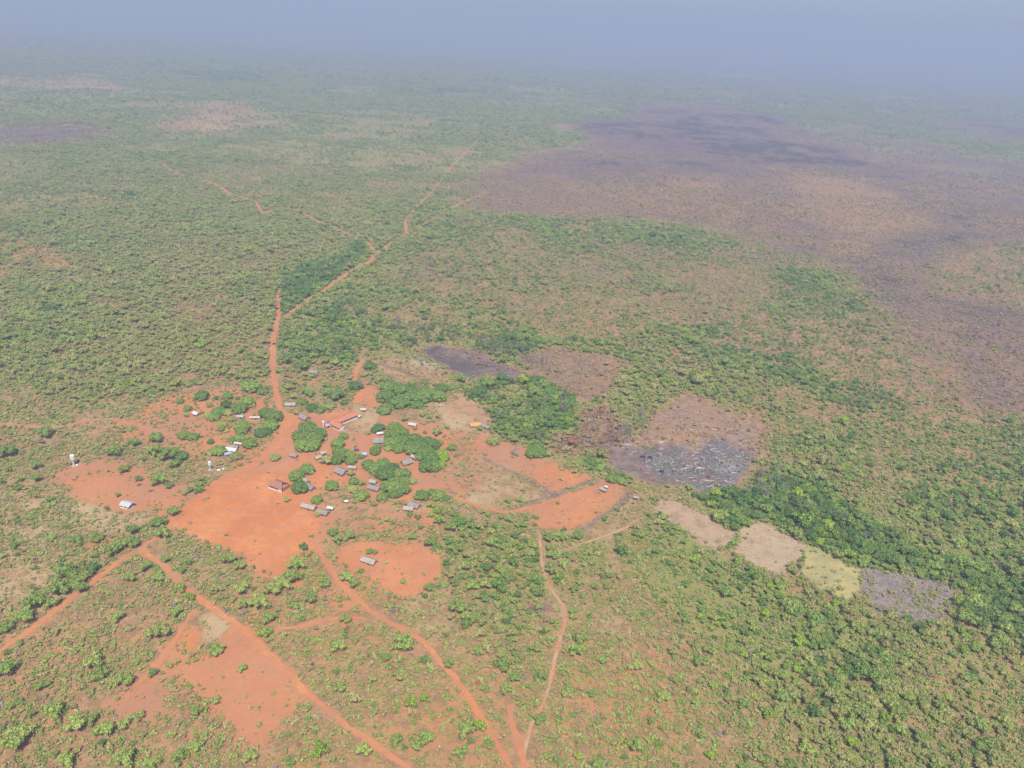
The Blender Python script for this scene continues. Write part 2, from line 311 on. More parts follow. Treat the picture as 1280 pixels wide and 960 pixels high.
# ------------------------------------------------------------------ materials
def new_mat(name):
    m = bpy.data.materials.new(name); m.use_nodes = True
    nt = m.node_tree; nt.nodes.clear()
    out = nt.nodes.new('ShaderNodeOutputMaterial')
    return m, nt, out

class NB:
    def __init__(s, nt): s.nt = nt
    def n(s, t, **k):
        o = s.nt.nodes.new(t)
        for a, b in k.items(): setattr(o, a, b)
        return o
    def link(s, a, b): s.nt.links.new(a, b)
    def val(s, v, sock):
        if isinstance(v, (int, float)): sock.default_value = v
        elif isinstance(v, tuple): sock.default_value = (*v, 1) if len(v) == 3 else v
        else: s.link(v, sock)
    def math(s, op, a, b=0.0, clamp=False):
        o = s.n('ShaderNodeMath', operation=op, use_clamp=clamp)
        s.val(a, o.inputs[0]); s.val(b, o.inputs[1]); return o.outputs[0]
    def noise(s, vec, scale, detail=3, rough=.55, dist=0):
        o = s.n('ShaderNodeTexNoise'); o.inputs['Scale'].default_value = scale
        o.inputs['Detail'].default_value = detail; o.inputs['Roughness'].default_value = rough; o.inputs['Distortion'].default_value = dist
        s.link(vec, o.inputs['Vector']); return o.outputs['Fac']
    def mix(s, f, a, b, mode='MIX'):
        o = s.n('ShaderNodeMix', data_type='RGBA', blend_type=mode)
        s.val(f, o.inputs[0]); s.val(a, o.inputs[6]); s.val(b, o.inputs[7]); return o.outputs[2]
    def step(s, v, lo, hi):
        o = s.n('ShaderNodeMapRange', interpolation_type='SMOOTHSTEP')
        s.val(v, o.inputs[0]); s.val(lo, o.inputs[1]); s.val(hi, o.inputs[2]); return o.outputs[0]
    def attr(s, name, typ='GEOMETRY'):
        o = s.n('ShaderNodeAttribute', attribute_name=name, attribute_type=typ); return o

def ground_material():
    m, nt, out = new_mat('savanna_ground'); b = NB(nt)
    pos = b.n('ShaderNodeNewGeometry').outputs['Position']
    A = b.n('ShaderNodeSeparateColor'); b.link(b.attr('mask_a').outputs['Color'], A.inputs[0])
    B = b.n('ShaderNodeSeparateColor'); b.link(b.attr('mask_b').outputs['Color'], B.inputs[0])
    soil, burn, straw = A.outputs[0], A.outputs[1], A.outputs[2]
    lush, ash = B.outputs[0], B.outputs[1]
    dull = B.outputs[2]
    nf = b.noise(pos, .55, 3, .6)            # ~2 m
    nm = b.noise(pos, .13, 4, .6)            # ~8 m
    nl = b.noise(pos, .022, 4, .6)           # ~45 m
    nx = b.noise(pos, 1.6, 2, .6)
    # base dry scrub earth
    base = b.mix(b.step(nm, .35, .65), (.31, .17, .080), (.43, .265, .130))
    base = b.mix(b.step(nf, .42, .62), base, (.24, .145, .080))
    # straw grass
    s_ = b.math('ADD', straw, b.math('MULTIPLY', b.math('SUBTRACT', b.math('ADD', b.math('MULTIPLY', nf, .6), b.math('MULTIPLY', nm, .4)), .5), 1.6))
    c = b.mix(b.step(s_, .38, .78), base, b.mix(nx, (.38, .265, .145), (.52, .375, .21)))
    # green undergrowth
    g_ = b.math('ADD', lush, b.math('MULTIPLY', b.math('SUBTRACT', b.math('ADD', b.math('MULTIPLY', nf, .55), b.math('MULTIPLY', nl, .45)), .5), 2.0))
    gcol = b.mix(nx, (.18, .19, .055), (.32, .30, .10))
    c = b.mix(b.step(g_, .45, .85), c, gcol)
    # bare red soil
    r_ = b.math('ADD', soil, b.math('MULTIPLY', b.math('SUBTRACT', b.math('ADD', b.math('MULTIPLY', nf, .3), b.math('MULTIPLY', nm, .7)), .5), 1.5))
    scol = b.mix(b.step(nl, .32, .68), (.50, .175, .058), (.61, .24, .085))
    wv = b.math('MULTIPLY', b.math('ABSOLUTE', b.math('SUBTRACT', b.noise(pos, .035, 4, .55, 1.2), .5)), 22.0)
    scol = b.mix(b.math('MULTIPLY', b.math('SUBTRACT', 1.0, wv, clamp=True), .38), scol, (.60, .27, .13))
    wv2 = b.math('MULTIPLY', b.math('ABSOLUTE', b.math('SUBTRACT', b.noise(pos, .10, 3, .6, 1.8), .47)), 16.0)
    scol = b.mix(b.math('MULTIPLY', b.math('SUBTRACT', 1.0, wv2, clamp=True), .30), scol, (.36, .13, .065))
    scol = b.mix(b.math('MULTIPLY', b.step(nm, .42, .70), .5), scol, (.42, .17, .085))
    scol = b.mix(b.math('MULTIPLY', b.step(nx, .52, .70), .25), scol, (.62, .30, .17))
    scol = b.mix(dull, scol, b.mix(nf, (.35, .165, .095), (.45, .215, .12)))
    c = b.mix(b.step(r_, .42, .72), c, scol)
    # burnt ground
    b_ = b.math('ADD', burn, b.math('MULTIPLY', b.math('SUBTRACT', b.math('ADD', b.math('MULTIPLY', nf, .5), b.math('MULTIPLY', nm, .5)), .5), 1.0))
    bcol = b.mix(b.step(nm, .35, .65), (.10, .066, .072), (.215, .145, .135))
    c = b.mix(b.math('MULTIPLY', b.step(b_, .15, 1.0), .88), c, bcol)
    c = b.mix(b.math('MULTIPLY', b.step(b_, .95, 1.35), .85), c, (.055, .045, .047))
    # ash streaks
    w = b.n('ShaderNodeTexNoise'); w.inputs['Scale'].default_value = .22; w.inputs['Detail'].default_value = 5; w.inputs['Roughness'].default_value = .7; w.inputs['Distortion'].default_value = 1.6
    b.link(pos, w.inputs['Vector'])
    a_ = b.math('MULTIPLY', b.math('ABSOLUTE', b.math('SUBTRACT', w.outputs['Fac'], .5)), 9.0)
    a_ = b.math('MULTIPLY', b.math('SUBTRACT', 1.0, a_, clamp=True), ash, clamp=True)
    c = b.mix(a_, c, (.46, .445, .42))
    # worn, trampled mottling at the scale of yards
    c = b.mix(b.math('MULTIPLY', b.step(b.noise(pos, .06, 5, .65, .8), .52, .66), .35), c, b.mix(.5, c, (.33, .22, .16)))
    # faint litter specks
    c = b.mix(b.math('MULTIPLY', b.step(nx, .56, .68), b.math('SUBTRACT', .5, b.math('MULTIPLY', soil, .42), clamp=True)), c, (.13, .105, .055))
    bs = b.n('ShaderNodeBsdfPrincipled'); b.link(c, bs.inputs['Base Color']); bs.inputs['Roughness'].default_value = .95
    bs.inputs['Specular IOR Level'].default_value = .1
    bump = b.n('ShaderNodeBump'); bump.inputs['Strength'].default_value = .5; bump.inputs['Distance'].default_value = .35
    b.link(b.math('ADD', nf, b.math('MULTIPLY', nx, .4)), bump.inputs['Height']); b.link(bump.outputs[0], bs.inputs['Normal'])
    b.link(bs.outputs[0], out.inputs[0])
    return m

def foliage_material():
    m, nt, out = new_mat('foliage'); b = NB(nt)
    tone = b.attr('tone', 'INSTANCER').outputs['Fac']
    rnd = b.n('ShaderNodeObjectInfo').outputs['Random']
    leaf = b.attr('leaf').outputs['Fac']
    t = b.math('ADD', tone, b.math('MULTIPLY', b.math('SUBTRACT', leaf, .5), .10))
    cr = b.n('ShaderNodeValToRGB'); b.link(t, cr.inputs[0])
    stops = [(0.0, (.36, .31, .30)), (.07, (.30, .22, .19)), (.13, (.33, .125, .075)), (.24, (.40, .31, .16)), (.40, (.37, .35, .125)),
             (.56, (.30, .37, .085)), (.68, (.185, .285, .062)), (.82, (.090, .17, .048)), (.92, (.27, .39, .045)), (1.0, (.34, .43, .04))]
    e = cr.color_ramp.elements
    e[0].position = stops[0][0]; e[0].color = (*stops[0][1], 1)
    e[1].position = stops[-1][0]; e[1].color = (*stops[-1][1], 1)
    for p, c in stops[1:-1]:
        k = e.new(p); k.color = (*c, 1)
    hs = b.n('ShaderNodeHueSaturation'); b.link(cr.outputs[0], hs.inputs['Color'])
    b.link(b.math('ADD', .78, b.math('ADD', b.math('MULTIPLY', rnd, .38), b.math('MULTIPLY', leaf, .40))), hs.inputs['Value'])
    d = b.n('ShaderNodeBsdfPrincipled'); b.link(hs.outputs[0], d.inputs['Base Color']); d.inputs['Roughness'].default_value = .7
    d.inputs['Specular IOR Level'].default_value = .25
    tr = b.n('ShaderNodeBsdfTranslucent'); b.link(hs.outputs[0], tr.inputs[0])
    mx = b.n('ShaderNodeMixShader'); mx.inputs[0].default_value = .22
    b.link(d.outputs[0], mx.inputs[1]); b.link(tr.outputs[0], mx.inputs[2]); b.link(mx.outputs[0], out.inputs[0])
    return m

def plain(name, c1, c2=None, scale=1.0, rough=.85, stretch=None, spec=.2):
    m, nt, out = new_mat(name); b = NB(nt)
    co = b.n('ShaderNodeTexCoord').outputs['Object']
    if stretch:
        mp = b.n('ShaderNodeMapping'); mp.inputs['Scale'].default_value = stretch; b.link(co, mp.inputs[0]); co = mp.outputs[0]
    c2 = c2 or tuple(v * .75 for v in c1)
    n = b.noise(co, scale, 4, .65); n2 = b.noise(co, scale * .23, 2, .5)
    c = b.mix(b.step(n, .35, .68), c1, c2)
    c = b.mix(b.math('MULTIPLY', b.step(n2, .45, .65), .4), c, tuple(v * .7 for v in c2))
    bs = b.n('ShaderNodeBsdfPrincipled'); b.link(c, bs.inputs['Base Color']); bs.inputs['Roughness'].default_value = rough
    bs.inputs['Specular IOR Level'].default_value = spec
    b.link(bs.outputs[0], out.inputs[0])
    return m

M_GROUND = ground_material()
M_FOL = foliage_material()
M_BARK = plain('bark', (.20, .15, .11), (.12, .09, .065), 2.0)
M_DEAD = plain('dead_wood', (.40, .35, .31), (.24, .20, .17), 1.5)
M_ASHLOG = plain('ash_white_wood', (.74, .71, .68), (.55, .52, .50), 1.5)
M_CHAR = plain('charred_wood', (.05, .045, .045), (.12, .10, .10), 1.5)
M_THATCH = plain('grey_thatch', (.34, .30, .27), (.23, .20, .18), 1.6, stretch=(1, 5, 1))
M_THATCH2 = plain('pale_thatch', (.46, .39, .33), (.33, .27, .23), 1.6, stretch=(1, 5, 1))
M_TILE = plain('orange_roof_tile', (.56, .22, .12), (.46, .17, .095), 2.0, stretch=(4, 1, 1))
M_TILE_OLD = plain('weathered_roof_tile', (.42, .19, .12), (.30, .14, .10), 2.0, stretch=(4, 1, 1))
M_OCHRE = plain('ochre_roof', (.62, .32, .14), (.50, .25, .12), 2.0)
M_ZINC = plain('pale_metal_roof', (.66, .65, .62), (.54, .53, .51), 1.0, rough=.5, stretch=(6, 1, 1), spec=.4)
M_CEMENT = plain('fibre_cement_roof', (.56, .54, .49), (.45, .43, .40), 1.0, stretch=(6, 1, 1))
M_BLUEGREY = plain('blue_grey_roof', (.38, .42, .47), (.30, .33, .38), 1.0)
M_DARKROOF = plain('dark_sheet_roof', (.10, .11, .13), (.15, .15, .16), 1.0)
M_WHITE = plain('white_plaster', (.78, .76, .72), (.70, .66, .60), .7)
M_MUD = plain('mud_wall', (.42, .22, .14), (.34, .18, .12), 1.0)
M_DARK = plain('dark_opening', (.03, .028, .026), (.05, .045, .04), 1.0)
M_TANK = plain('white_tank', (.80, .81, .82), (.72, .73, .75), .5, rough=.5, spec=.4)
M_CONC = plain('concrete', (.48, .46, .43), (.38, .36, .34), 1.0)
M_YELLOW = plain('yellow_grass', (.43, .345, .145), (.33, .29, .13), .12)
M_WOOD = plain('post_wood', (.30, .21, .14), (.22, .15, .10), 2.0)

# ------------------------------------------------------------------ object helpers
def link(o, parent=None):
    col.objects.link(o)
    if parent is not None: o.parent = parent
    return o

def obj(name, me, mats, parent=None, smooth_=False):
    if isinstance(me, bmesh.types.BMesh):
        b = me; me = bpy.data.meshes.new(name); b.to_mesh(me); b.free()
    for m in (mats if isinstance(mats, (list, tuple)) else [mats]): me.materials.append(m)
    return link(bpy.data.objects.new(name, me), parent)

def tag(o, label=None, cat=None, group=None, kind=None):
    if label: o['label'] = label
    if cat: o['category'] = cat
    if group: o['group'] = group
    if kind: o['kind'] = kind
    return o

def empty(name, x, y, rz=0.0, z=0.0):
    e = bpy.data.objects.new(name, None); e.empty_display_size = 1
    e.location = (x, y, z); e.rotation_euler = (0, 0, rz)
    return link(e)

def set_masks(me, soil, burn, straw, lush, ash, dull=0):
    n = len(me.vertices)
    a = me.color_attributes.new('mask_a', 'FLOAT_COLOR', 'POINT')
    v = np.ones((n, 4), np.float32); v[:, 0] = soil; v[:, 1] = burn; v[:, 2] = straw
    a.data.foreach_set('color', v.ravel())
    a = me.color_attributes.new('mask_b', 'FLOAT_COLOR', 'POINT')
    v = np.ones((n, 4), np.float32); v[:, 0] = lush; v[:, 1] = ash; v[:, 2] = dull
    a.data.foreach_set('color', v.ravel())

# ------------------------------------------------------------------ ground sheet
def axis(lo, hi, a, b, step, grow):
    """positions from lo to hi, spaced step between a and b and growing outside"""
    v = list(np.arange(a, b + step, step))
    s = step
    while v[-1] < hi: s *= 1 + grow; v.append(v[-1] + s)
    s = step
    while v[0] > lo: s *= 1 + grow * 2; v.insert(0, v[0] - s)
    return np.array(v)
xs_ = axis(-52000, 52000, -420, 420, 3.3, .02)
_neg = xs_[xs_ > 420]; xs_ = np.concatenate([-_neg[::-1], xs_[(xs_ >= -420) & (xs_ <= 420)], _neg])
ys_ = axis(-900, 60000, 215, 1000, 3.3, .02)
XX, YY = np.meshgrid(xs_, ys_)
gx, gy = XX.ravel(), YY.ravel()
F_ = fields(gx, gy)
# gentle swell far from the village, low ridge on the horizon
dist = np.sqrt(gx ** 2 + gy ** 2)
gz = (fnoise(gx, gy, 5200, 21) - .5) * 24 * smooth((dist - 5000) / 15000)
ridge = np.exp(-((gy - 27000 - .10 * gx) / 2600) ** 2) * smooth((6500 - gx) / 9000) * (170 + 170 * fnoise(gx, gy, 2600, 22))
gz = gz + ridge * smooth((gx + 26000) / 12000) - .0
nx_, ny_ = len(xs_), len(ys_)
me = bpy.data.meshes.new('ground')
co = np.stack([gx, gy, gz], 1).astype(np.float32)
idx = np.arange(nx_ * ny_).reshape(ny_, nx_)
quads = np.stack([idx[:-1, :-1], idx[:-1, 1:], idx[1:, 1:], idx[1:, :-1]], -1).reshape(-1, 4)
me.vertices.add(len(co)); me.vertices.foreach_set('co', co.ravel())
me.loops.add(quads.size); me.loops.foreach_set('vertex_index', quads.ravel().astype(np.int32))
me.polygons.add(len(quads)); me.polygons.foreach_set('loop_start', (np.arange(len(quads)) * 4).astype(np.int32))
me.update(calc_edges=True)
far_green = smooth((dist - 1500) / 1600)         # beyond the single trees the woodland itself colours the land
cover = np.clip(F_['td'] * 1.3, 0, 1)
lush_g = np.clip(F_['lush'] + far_green * cover * .75, 0, 1.4)
soil_g = F_['soil'] * (1 - .8 * far_green * cover)
set_masks(me, np.clip(soil_g, 0, 1.2), np.clip(F_['burn'] + .15 * far_green, 0, 1.6), np.clip(F_['straw'] * (1 - .7 * far_green * cover), 0, 1.1), lush_g, np.clip(F_['ash'], 0, 1), np.clip(.45 + 1.6 * (fnoise(gx, gy, 45, 71) - .5), 0, .9))
tag(obj('ground', me, M_GROUND), kind='structure')

# sheets of bare earth and plots
def ragged(P, step, amp, seed):
    out = []
    n = len(P)
    for i in range(n):
        a = np.array(P[i]); b = np.array(P[(i + 1) % n])
        L = np.linalg.norm(b - a); k = max(1, int(L / step))
        for j in range(k):
            out.append(a + (b - a) * j / k)
    out = np.array(out)
    nrm = np.roll(out, -1, 0) - np.roll(out, 1, 0)
    nrm = np.stack([nrm[:, 1], -nrm[:, 0]], 1) / (np.linalg.norm(nrm, axis=1)[:, None] + 1e-6)
    w = (fnoise(out[:, 0], out[:, 1], 7, seed, 3) - .5) * 2 * amp
    return out + nrm * w[:, None]
for k, (name, P, kw) in enumerate(SW):
    Q = ragged(P, 1.2, 3.0 if 'plot' not in name else 1.6, 40 + k)
    bm = bmesh.new()
    vs = [bm.verts.new((q[0], q[1], .012 + .004 * k)) for q in Q]
    f = bm.faces.new(vs)
    bmesh.ops.triangulate(bm, faces=[f])
    o = obj(name, bm, M_YELLOW if name == 'yellow_grass_plot' else M_GROUND)
    set_masks(o.data, **kw)
    tag(o, kind='structure')
def smooth_line(P, step):
    P = [np.array(p) for p in P]
    P = [2 * P[0] - P[1]] + P + [2 * P[-1] - P[-2]]
    out = []
    for i in range(1, len(P) - 2):
        p0, p1, p2, p3 = P[i - 1:i + 3]
        n = max(2, int(np.linalg.norm(p2 - p1) / step))
        for j in range(n):
            t = j / n
            out.append(.5 * ((2 * p1) + (-p0 + p2) * t + (2 * p0 - 5 * p1 + 4 * p2 - p3) * t * t + (-p0 + 3 * p1 - 3 * p2 + p3) * t ** 3))
    out.append(P[-2]); return np.array(out)
for k, (P, w, s) in enumerate(RW):
    L = smooth_line(P, 1.3)
    d = np.gradient(L, axis=0); d /= np.linalg.norm(d, axis=1)[:, None] + 1e-6
    nr = np.stack([-d[:, 1], d[:, 0]], 1)
    a = (fnoise(L[:, 0], L[:, 1], 6, 60 + k) - .5); b2 = (fnoise(L[:, 0], L[:, 1], 6, 90 + k) - .5)
    ends = np.minimum(1, np.minimum(np.arange(len(L)), np.arange(len(L))[::-1]) / 14.0) ** .7 * (1 if True else 0) + .03
    a = a + .7 * (fnoise(L[:, 0], L[:, 1], 2.6, 160 + k, 2) - .5); b2 = b2 + .7 * (fnoise(L[:, 0], L[:, 1], 2.6, 190 + k, 2) - .5)
    wl = (w * .5 * ends * (1 + 1.3 * a))[:, None]; wr = (w * .5 * ends * (1 + 1.3 * b2))[:, None]
    KR = (1, .72, .45, .12, -.12, -.45, -.72, -1)
    rows = [L + nr * (wl * q if q > 0 else wr * q) for q in KR]
    n = len(L)
    me = bpy.data.meshes.new('dirt_track')
    z = .055 + .006 * k
    co = [(q[0], q[1], z) for row in rows for q in row]
    fc = [(r * n + i, r * n + i + 1, (r + 1) * n + i + 1, (r + 1) * n + i) for r in range(7) for i in range(n - 1)]
    fc = [f[::-1] for f in fc]
    me.from_pydata(co, [], fc); me.update()
    o = obj('dirt_track', me, M_GROUND)
    v = np.tile(fnoise(L[:, 0], L[:, 1], 12, 77), 8)
    mid = np.repeat([.25, .05, 0, .22, .22, 0, .05, .25], n); rut = np.repeat([.6, .15, -.1, .5, .5, -.1, .15, .6], n)
    set_masks(o.data, soil=1.12 - .75 * s - .25 * (v - .5), burn=np.zeros(8 * n), straw=.1 + .8 * s + mid, lush=np.zeros(8 * n), ash=np.zeros(8 * n), dull=np.clip(.15 + .9 * (v - .5) + .4 * s + .6 * rut, 0, 1))
    tag(o, kind='structure')

# ------------------------------------------------------------------ plant shapes (unit radius)
def leaf_attr(me, vals):
    a = me.attributes.new('leaf', 'FLOAT', 'FACE'); a.data.foreach_set('value', np.asarray(vals, np.float32))

def ico(sub):
    b = bmesh.new(); bmesh.ops.create_icosphere(b, subdivisions=sub, radius=1)
    v = np.array([x.co[:] for x in b.verts]); f = [tuple(x.index for x in t.verts) for t in b.faces]; b.free(); return v, f
ICO1 = ico(1); ICO2 = ico(2)

def crown_mesh(name, lobes, card, per, seed, flat=.8, core=.80, sub=1):
    """lobes: (x, y, z, r); leaf clumps stand on the skin of every lobe, round a lumpy core"""
    r = np.random.default_rng(seed)
    V, Fc, L = [], [], []
    base = ICO2 if sub == 2 else ICO1
    for (lx, ly, lz, lr) in lobes:
        v, f = base
        vv = v * (1 + r.normal(0, .10, (len(v), 1))) * lr * core * np.array([1, 1, flat]) + np.array([lx, ly, lz])
        o = len(V); V.extend(map(tuple, vv)); Fc.extend(tuple(i + o for i in t) for t in f)
        L.extend(r.uniform(.2, .6, len(f)))
        n = max(4, int(per * (lr / .35) ** 2))
        for _ in range(n):
            d = r.normal(0, 1, 3); d[2] = abs(d[2]) * 1.1 - .35; d /= np.linalg.norm(d)
            p = np.array([lx, ly, lz]) + d * np.array([1, 1, flat]) * lr * r.uniform(.82, 1.12)
            nrm = d + r.normal(0, .55, 3); nrm /= np.linalg.norm(nrm)
            t = np.cross(nrm, r.normal(0, 1, 3)); t /= np.linalg.norm(t); u = np.cross(nrm, t)
            s = card * r.uniform(.6, 1.3)
            t = t * s; u = u * s * r.uniform(.5, .9)
            o = len(V)
            V.extend([tuple(p - t - u * .4), tuple(p + u - t * .1), tuple(p + t - u * .2), tuple(p - u)])
            Fc.append((o, o + 3, o + 2, o + 1)); L.append(r.uniform(0, 1))
    me = bpy.data.meshes.new(name); me.from_pydata(V, [], Fc); me.update(); leaf_attr(me, L)
    return me

def trunk_parts(bm, r, h, rad, limbs, spread, seed, tip=None):
    rr = np.random.default_rng(seed)
    def seg(a, b, ra, rb, n=5):
        a, b = Vector(a), Vector(b); q = (b - a).to_track_quat('Z', 'Y')
        ra_ = [bm.verts.new(a + q @ Vector((math.cos(i * 2 * math.pi / n) * ra, math.sin(i * 2 * math.pi / n) * ra, 0))) for i in range(n)]
        rb_ = [bm.verts.new(b + q @ Vector((math.cos(i * 2 * math.pi / n) * rb, math.sin(i * 2 * math.pi / n) * rb, 0))) for i in range(n)]
        for i in range(n): bm.faces.new((ra_[i], ra_[(i + 1) % n], rb_[(i + 1) % n], rb_[i]))
        bm.faces.new(rb_)
    fork = (rr.normal(0, .03), rr.normal(0, .03), h * .5)
    seg((0, 0, -.03), fork, rad, rad * .75, 6)
    for i in range(limbs):
        a = i * 2 * math.pi / limbs + rr.uniform(-.4, .4); s = spread * rr.uniform(.6, 1)
        e = (math.cos(a) * s, math.sin(a) * s, h * rr.uniform(.85, 1.15))
        m = (e[0] * .45, e[1] * .45, h * .72)
        seg(fork, m, rad * .6, rad * .42, 5); seg(m, e, rad * .42, rad * .2, 4)
        if tip: tip(seg, m, e, rad, rr)

def lobes_dome(seed, n, zr):
    r = np.random.default_rng(seed); out = [(0, 0, .62 * zr, .62)]
    for i in range(n):
        a = i * 2.399 + r.uniform(-.3, .3); q = math.sqrt((i + .6) / n) * .72
        lr = r.uniform(.24, .40)
        out.append((math.cos(a) * q, math.sin(a) * q, (math.sqrt(max(.05, 1 - q * q)) * .80 * zr) - .02 + r.uniform(-.06, .06), lr))
    for i in range(n // 2):
        a = i * 2 * math.pi / (n // 2) + r.uniform(-.3, .3)
        out.append((math.cos(a) * .70, math.sin(a) * .70, r.uniform(.22, .42) * zr, r.uniform(.24, .34)))
    return out
def lobes_savanna(seed, n, h):
    r = np.random.default_rng(seed); out = []
    for i in range(n):
        a = i * 2.399 + r.uniform(-.5, .5); q = math.sqrt((i + .3) / n) * .75
        out.append((math.cos(a) * q, math.sin(a) * q, h * r.uniform(.72, 1.05) - q * .15, r.uniform(.24, .42)))
    return out

def joined(name, cm, trunk_bm):
    """crown and trunk as one source mesh for the uncountable mass"""
    b = bmesh.new(); b.from_mesh(cm)
    n0 = len(b.faces)
    t = bpy.data.meshes.new('t'); trunk_bm.to_mesh(t)
    b.from_mesh(t); b.faces.ensure_lookup_table()
    for i in range(n0, len(b.faces)): b.faces[i].material_index = 1
    m = bpy.data.meshes.new(name); b.to_mesh(m); b.free(); bpy.data.meshes.remove(t)
    m.materials.append(M_FOL); m.materials.append(M_BARK)
    return m

def mk_trunk(**k):
    b = bmesh.new(); trunk_parts(b, 1, **k); return b

KIND = {}
def make_kind(kind, crowns, trunks, per_variant_join=True):
    d = dict(crown=[], trunk=[], joined=[])
    for i, (c, t) in enumerate(zip(crowns, trunks)):
        if per_variant_join: d['joined'].append(joined(kind + '_mass', c, t))
        c.materials.append(M_FOL)
        tm = bpy.data.meshes.new('trunk'); t.to_mesh(tm); t.free(); tm.materials.append(M_BARK if kind != 'bare_tree' else M_DEAD)
        d['crown'].append(c); d['trunk'].append(tm)
    KIND[kind] = d
make_kind('mango_tree', [crown_mesh('mango_crown', lobes_dome(100 + i, 17, 1.0), .075, 80, 200 + i, flat=.9, core=.74, sub=2) for i in range(5)],
          [mk_trunk(h=.75, rad=.06, limbs=4, spread=.4, seed=300 + i) for i in range(5)])
make_kind('savanna_tree', [crown_mesh('savanna_crown', lobes_savanna(120 + i, 7 + i % 3, 1.0), .095, 56, 220 + i, flat=.72, core=.66) for i in range(6)],
          [mk_trunk(h=.95, rad=.055, limbs=4, spread=.5, seed=320 + i) for i in range(6)])
make_kind('shrub', [crown_mesh('shrub_crown', lobes_savanna(140 + i, 4 + i % 2, .62), .22, 14, 240 + i, flat=.8) for i in range(5)],
          [mk_trunk(h=.6, rad=.04, limbs=3, spread=.4, seed=340 + i) for i in range(5)])
# bare trees: forking grey boughs with twigs
def twig_tip(seg, m, e, rad, rr):
    e = Vector(e)
    for k in range(3):
        d = Vector((rr.normal(0, .28), rr.normal(0, .28), rr.uniform(.15, .45)))
        seg(e, e + d, rad * .25, rad * .1, 3)
        seg(e + d * .5, e + d * .5 + Vector((rr.normal(0, .25), rr.normal(0, .25), rr.uniform(.05, .3))), rad * .16, rad * .07, 3)
make_kind('bare_tree', [crown_mesh('bare_crown', lobes_savanna(160 + i, 5, 1.2), .05, 8, 260 + i, core=.02) for i in range(4)],
          [mk_trunk(h=1.2, rad=.07, limbs=5, spread=.6, seed=360 + i, tip=twig_tip) for i in range(4)])

# ------------------------------------------------------------------ buildings
LAND = []      # (x, y, phrase) for telling trees apart
CLEAR = []     # (x, y, r) no scatter
def box(bm, x0, y0, z0, x1, y1, z1):
    vs = [bm.verts.new(c) for c in ((x0, y0, z0), (x1, y0, z0), (x1, y1, z0), (x0, y1, z0), (x0, y0, z1), (x1, y0, z1), (x1, y1, z1), (x0, y1, z1))]
    for f in ((0, 3, 2, 1), (4, 5, 6, 7), (0, 1, 5, 4), (1, 2, 6, 5), (2, 3, 7, 6), (3, 0, 4, 7)): bm.faces.new([vs[i] for i in f])
def gable_roof(L, W, h, rise, over=.5, th=.12, ridge=True, hip=0.0, sag=0.0, seed=0):
    """roof slab along x: two slopes with thickness; hip pulls the ridge ends in"""
    bm = bmesh.new(); r = random.Random(seed)
    n = 8; X = [(-L / 2 - over) + i * (L + 2 * over) / n for i in range(n + 1)]
    def ring(dz):
        rows = []
        for i, x in enumerate(X):
            j = r.uniform(-sag, sag) if dz == 0 else 0
            xr = x
            if hip: xr = max(-L / 2 + hip, min(L / 2 - hip, x))
            rows.append([(x, -W / 2 - over, h - .12 + dz), ((x + xr) / 2, -W / 4, h + rise * .5 + j + dz), (xr, 0, h + rise + j + dz), ((x + xr) / 2, W / 4, h + rise * .5 + j + dz), (x, W / 2 + over, h - .12 + dz)])
        return rows
    top = [[bm.verts.new(c) for c in row] for row in ring(0)]
    bot = [[bm.verts.new((c[0], c[1], c[2] - th)) for c in row] for row in [[v.co for v in rw] for rw in top]]
    for i in range(n):
        for k in range(4):
            bm.faces.new((top[i][k], top[i + 1][k], top[i + 1][k + 1], top[i][k + 1]))
            bm.faces.new((bot[i][k], bot[i][k + 1], bot[i + 1][k + 1], bot[i + 1][k]))
        bm.faces.new((top[i][0], bot[i][0], bot[i + 1][0], top[i + 1][0]))
        bm.faces.new((top[i][4], top[i + 1][4], bot[i + 1][4], bot[i][4]))
    for i in (0, n):
        for k in range(4):
            f = (top[i][k], top[i][k + 1], bot[i][k + 1], bot[i][k]) if i == 0 else (top[i][k], bot[i][k], bot[i][k + 1], top[i][k + 1])
            bm.faces.new(f)
    bmesh.ops.remove_doubles(bm, verts=bm.verts, dist=.001)
    return bm
def gable_walls(L, W, h, rise, t=.2, hip=False):
    """closed wall body with gable ends"""
    bm = bmesh.new()
    a = [(-L / 2, -W / 2), (L / 2, -W / 2), (L / 2, W / 2), (-L / 2, W / 2)]
    lo = [bm.verts.new((x, y, -.05)) for x, y in a]; hi = [bm.verts.new((x, y, h - .3)) for x, y in a]
    for i in range(4): bm.faces.new((lo[i], lo[(i + 1) % 4], hi[(i + 1) % 4], hi[i]))
    if hip: bm.faces.new(hi)
    else:
        g = [bm.verts.new((-L / 2, 0, h + rise - .4)), bm.verts.new((L / 2, 0, h + rise - .4))]
        bm.faces.new((hi[3], hi[0], g[0])); bm.faces.new((hi[1], hi[2], g[1]))
        bm.faces.new((hi[0], hi[1], g[1], g[0])); bm.faces.new((hi[2], hi[3], g[0], g[1]))
    return bm
def patch(w, h, z0, th=.06):
    b = bmesh.new(); box(b, -w / 2, -th, z0, w / 2, th, z0 + h); return b

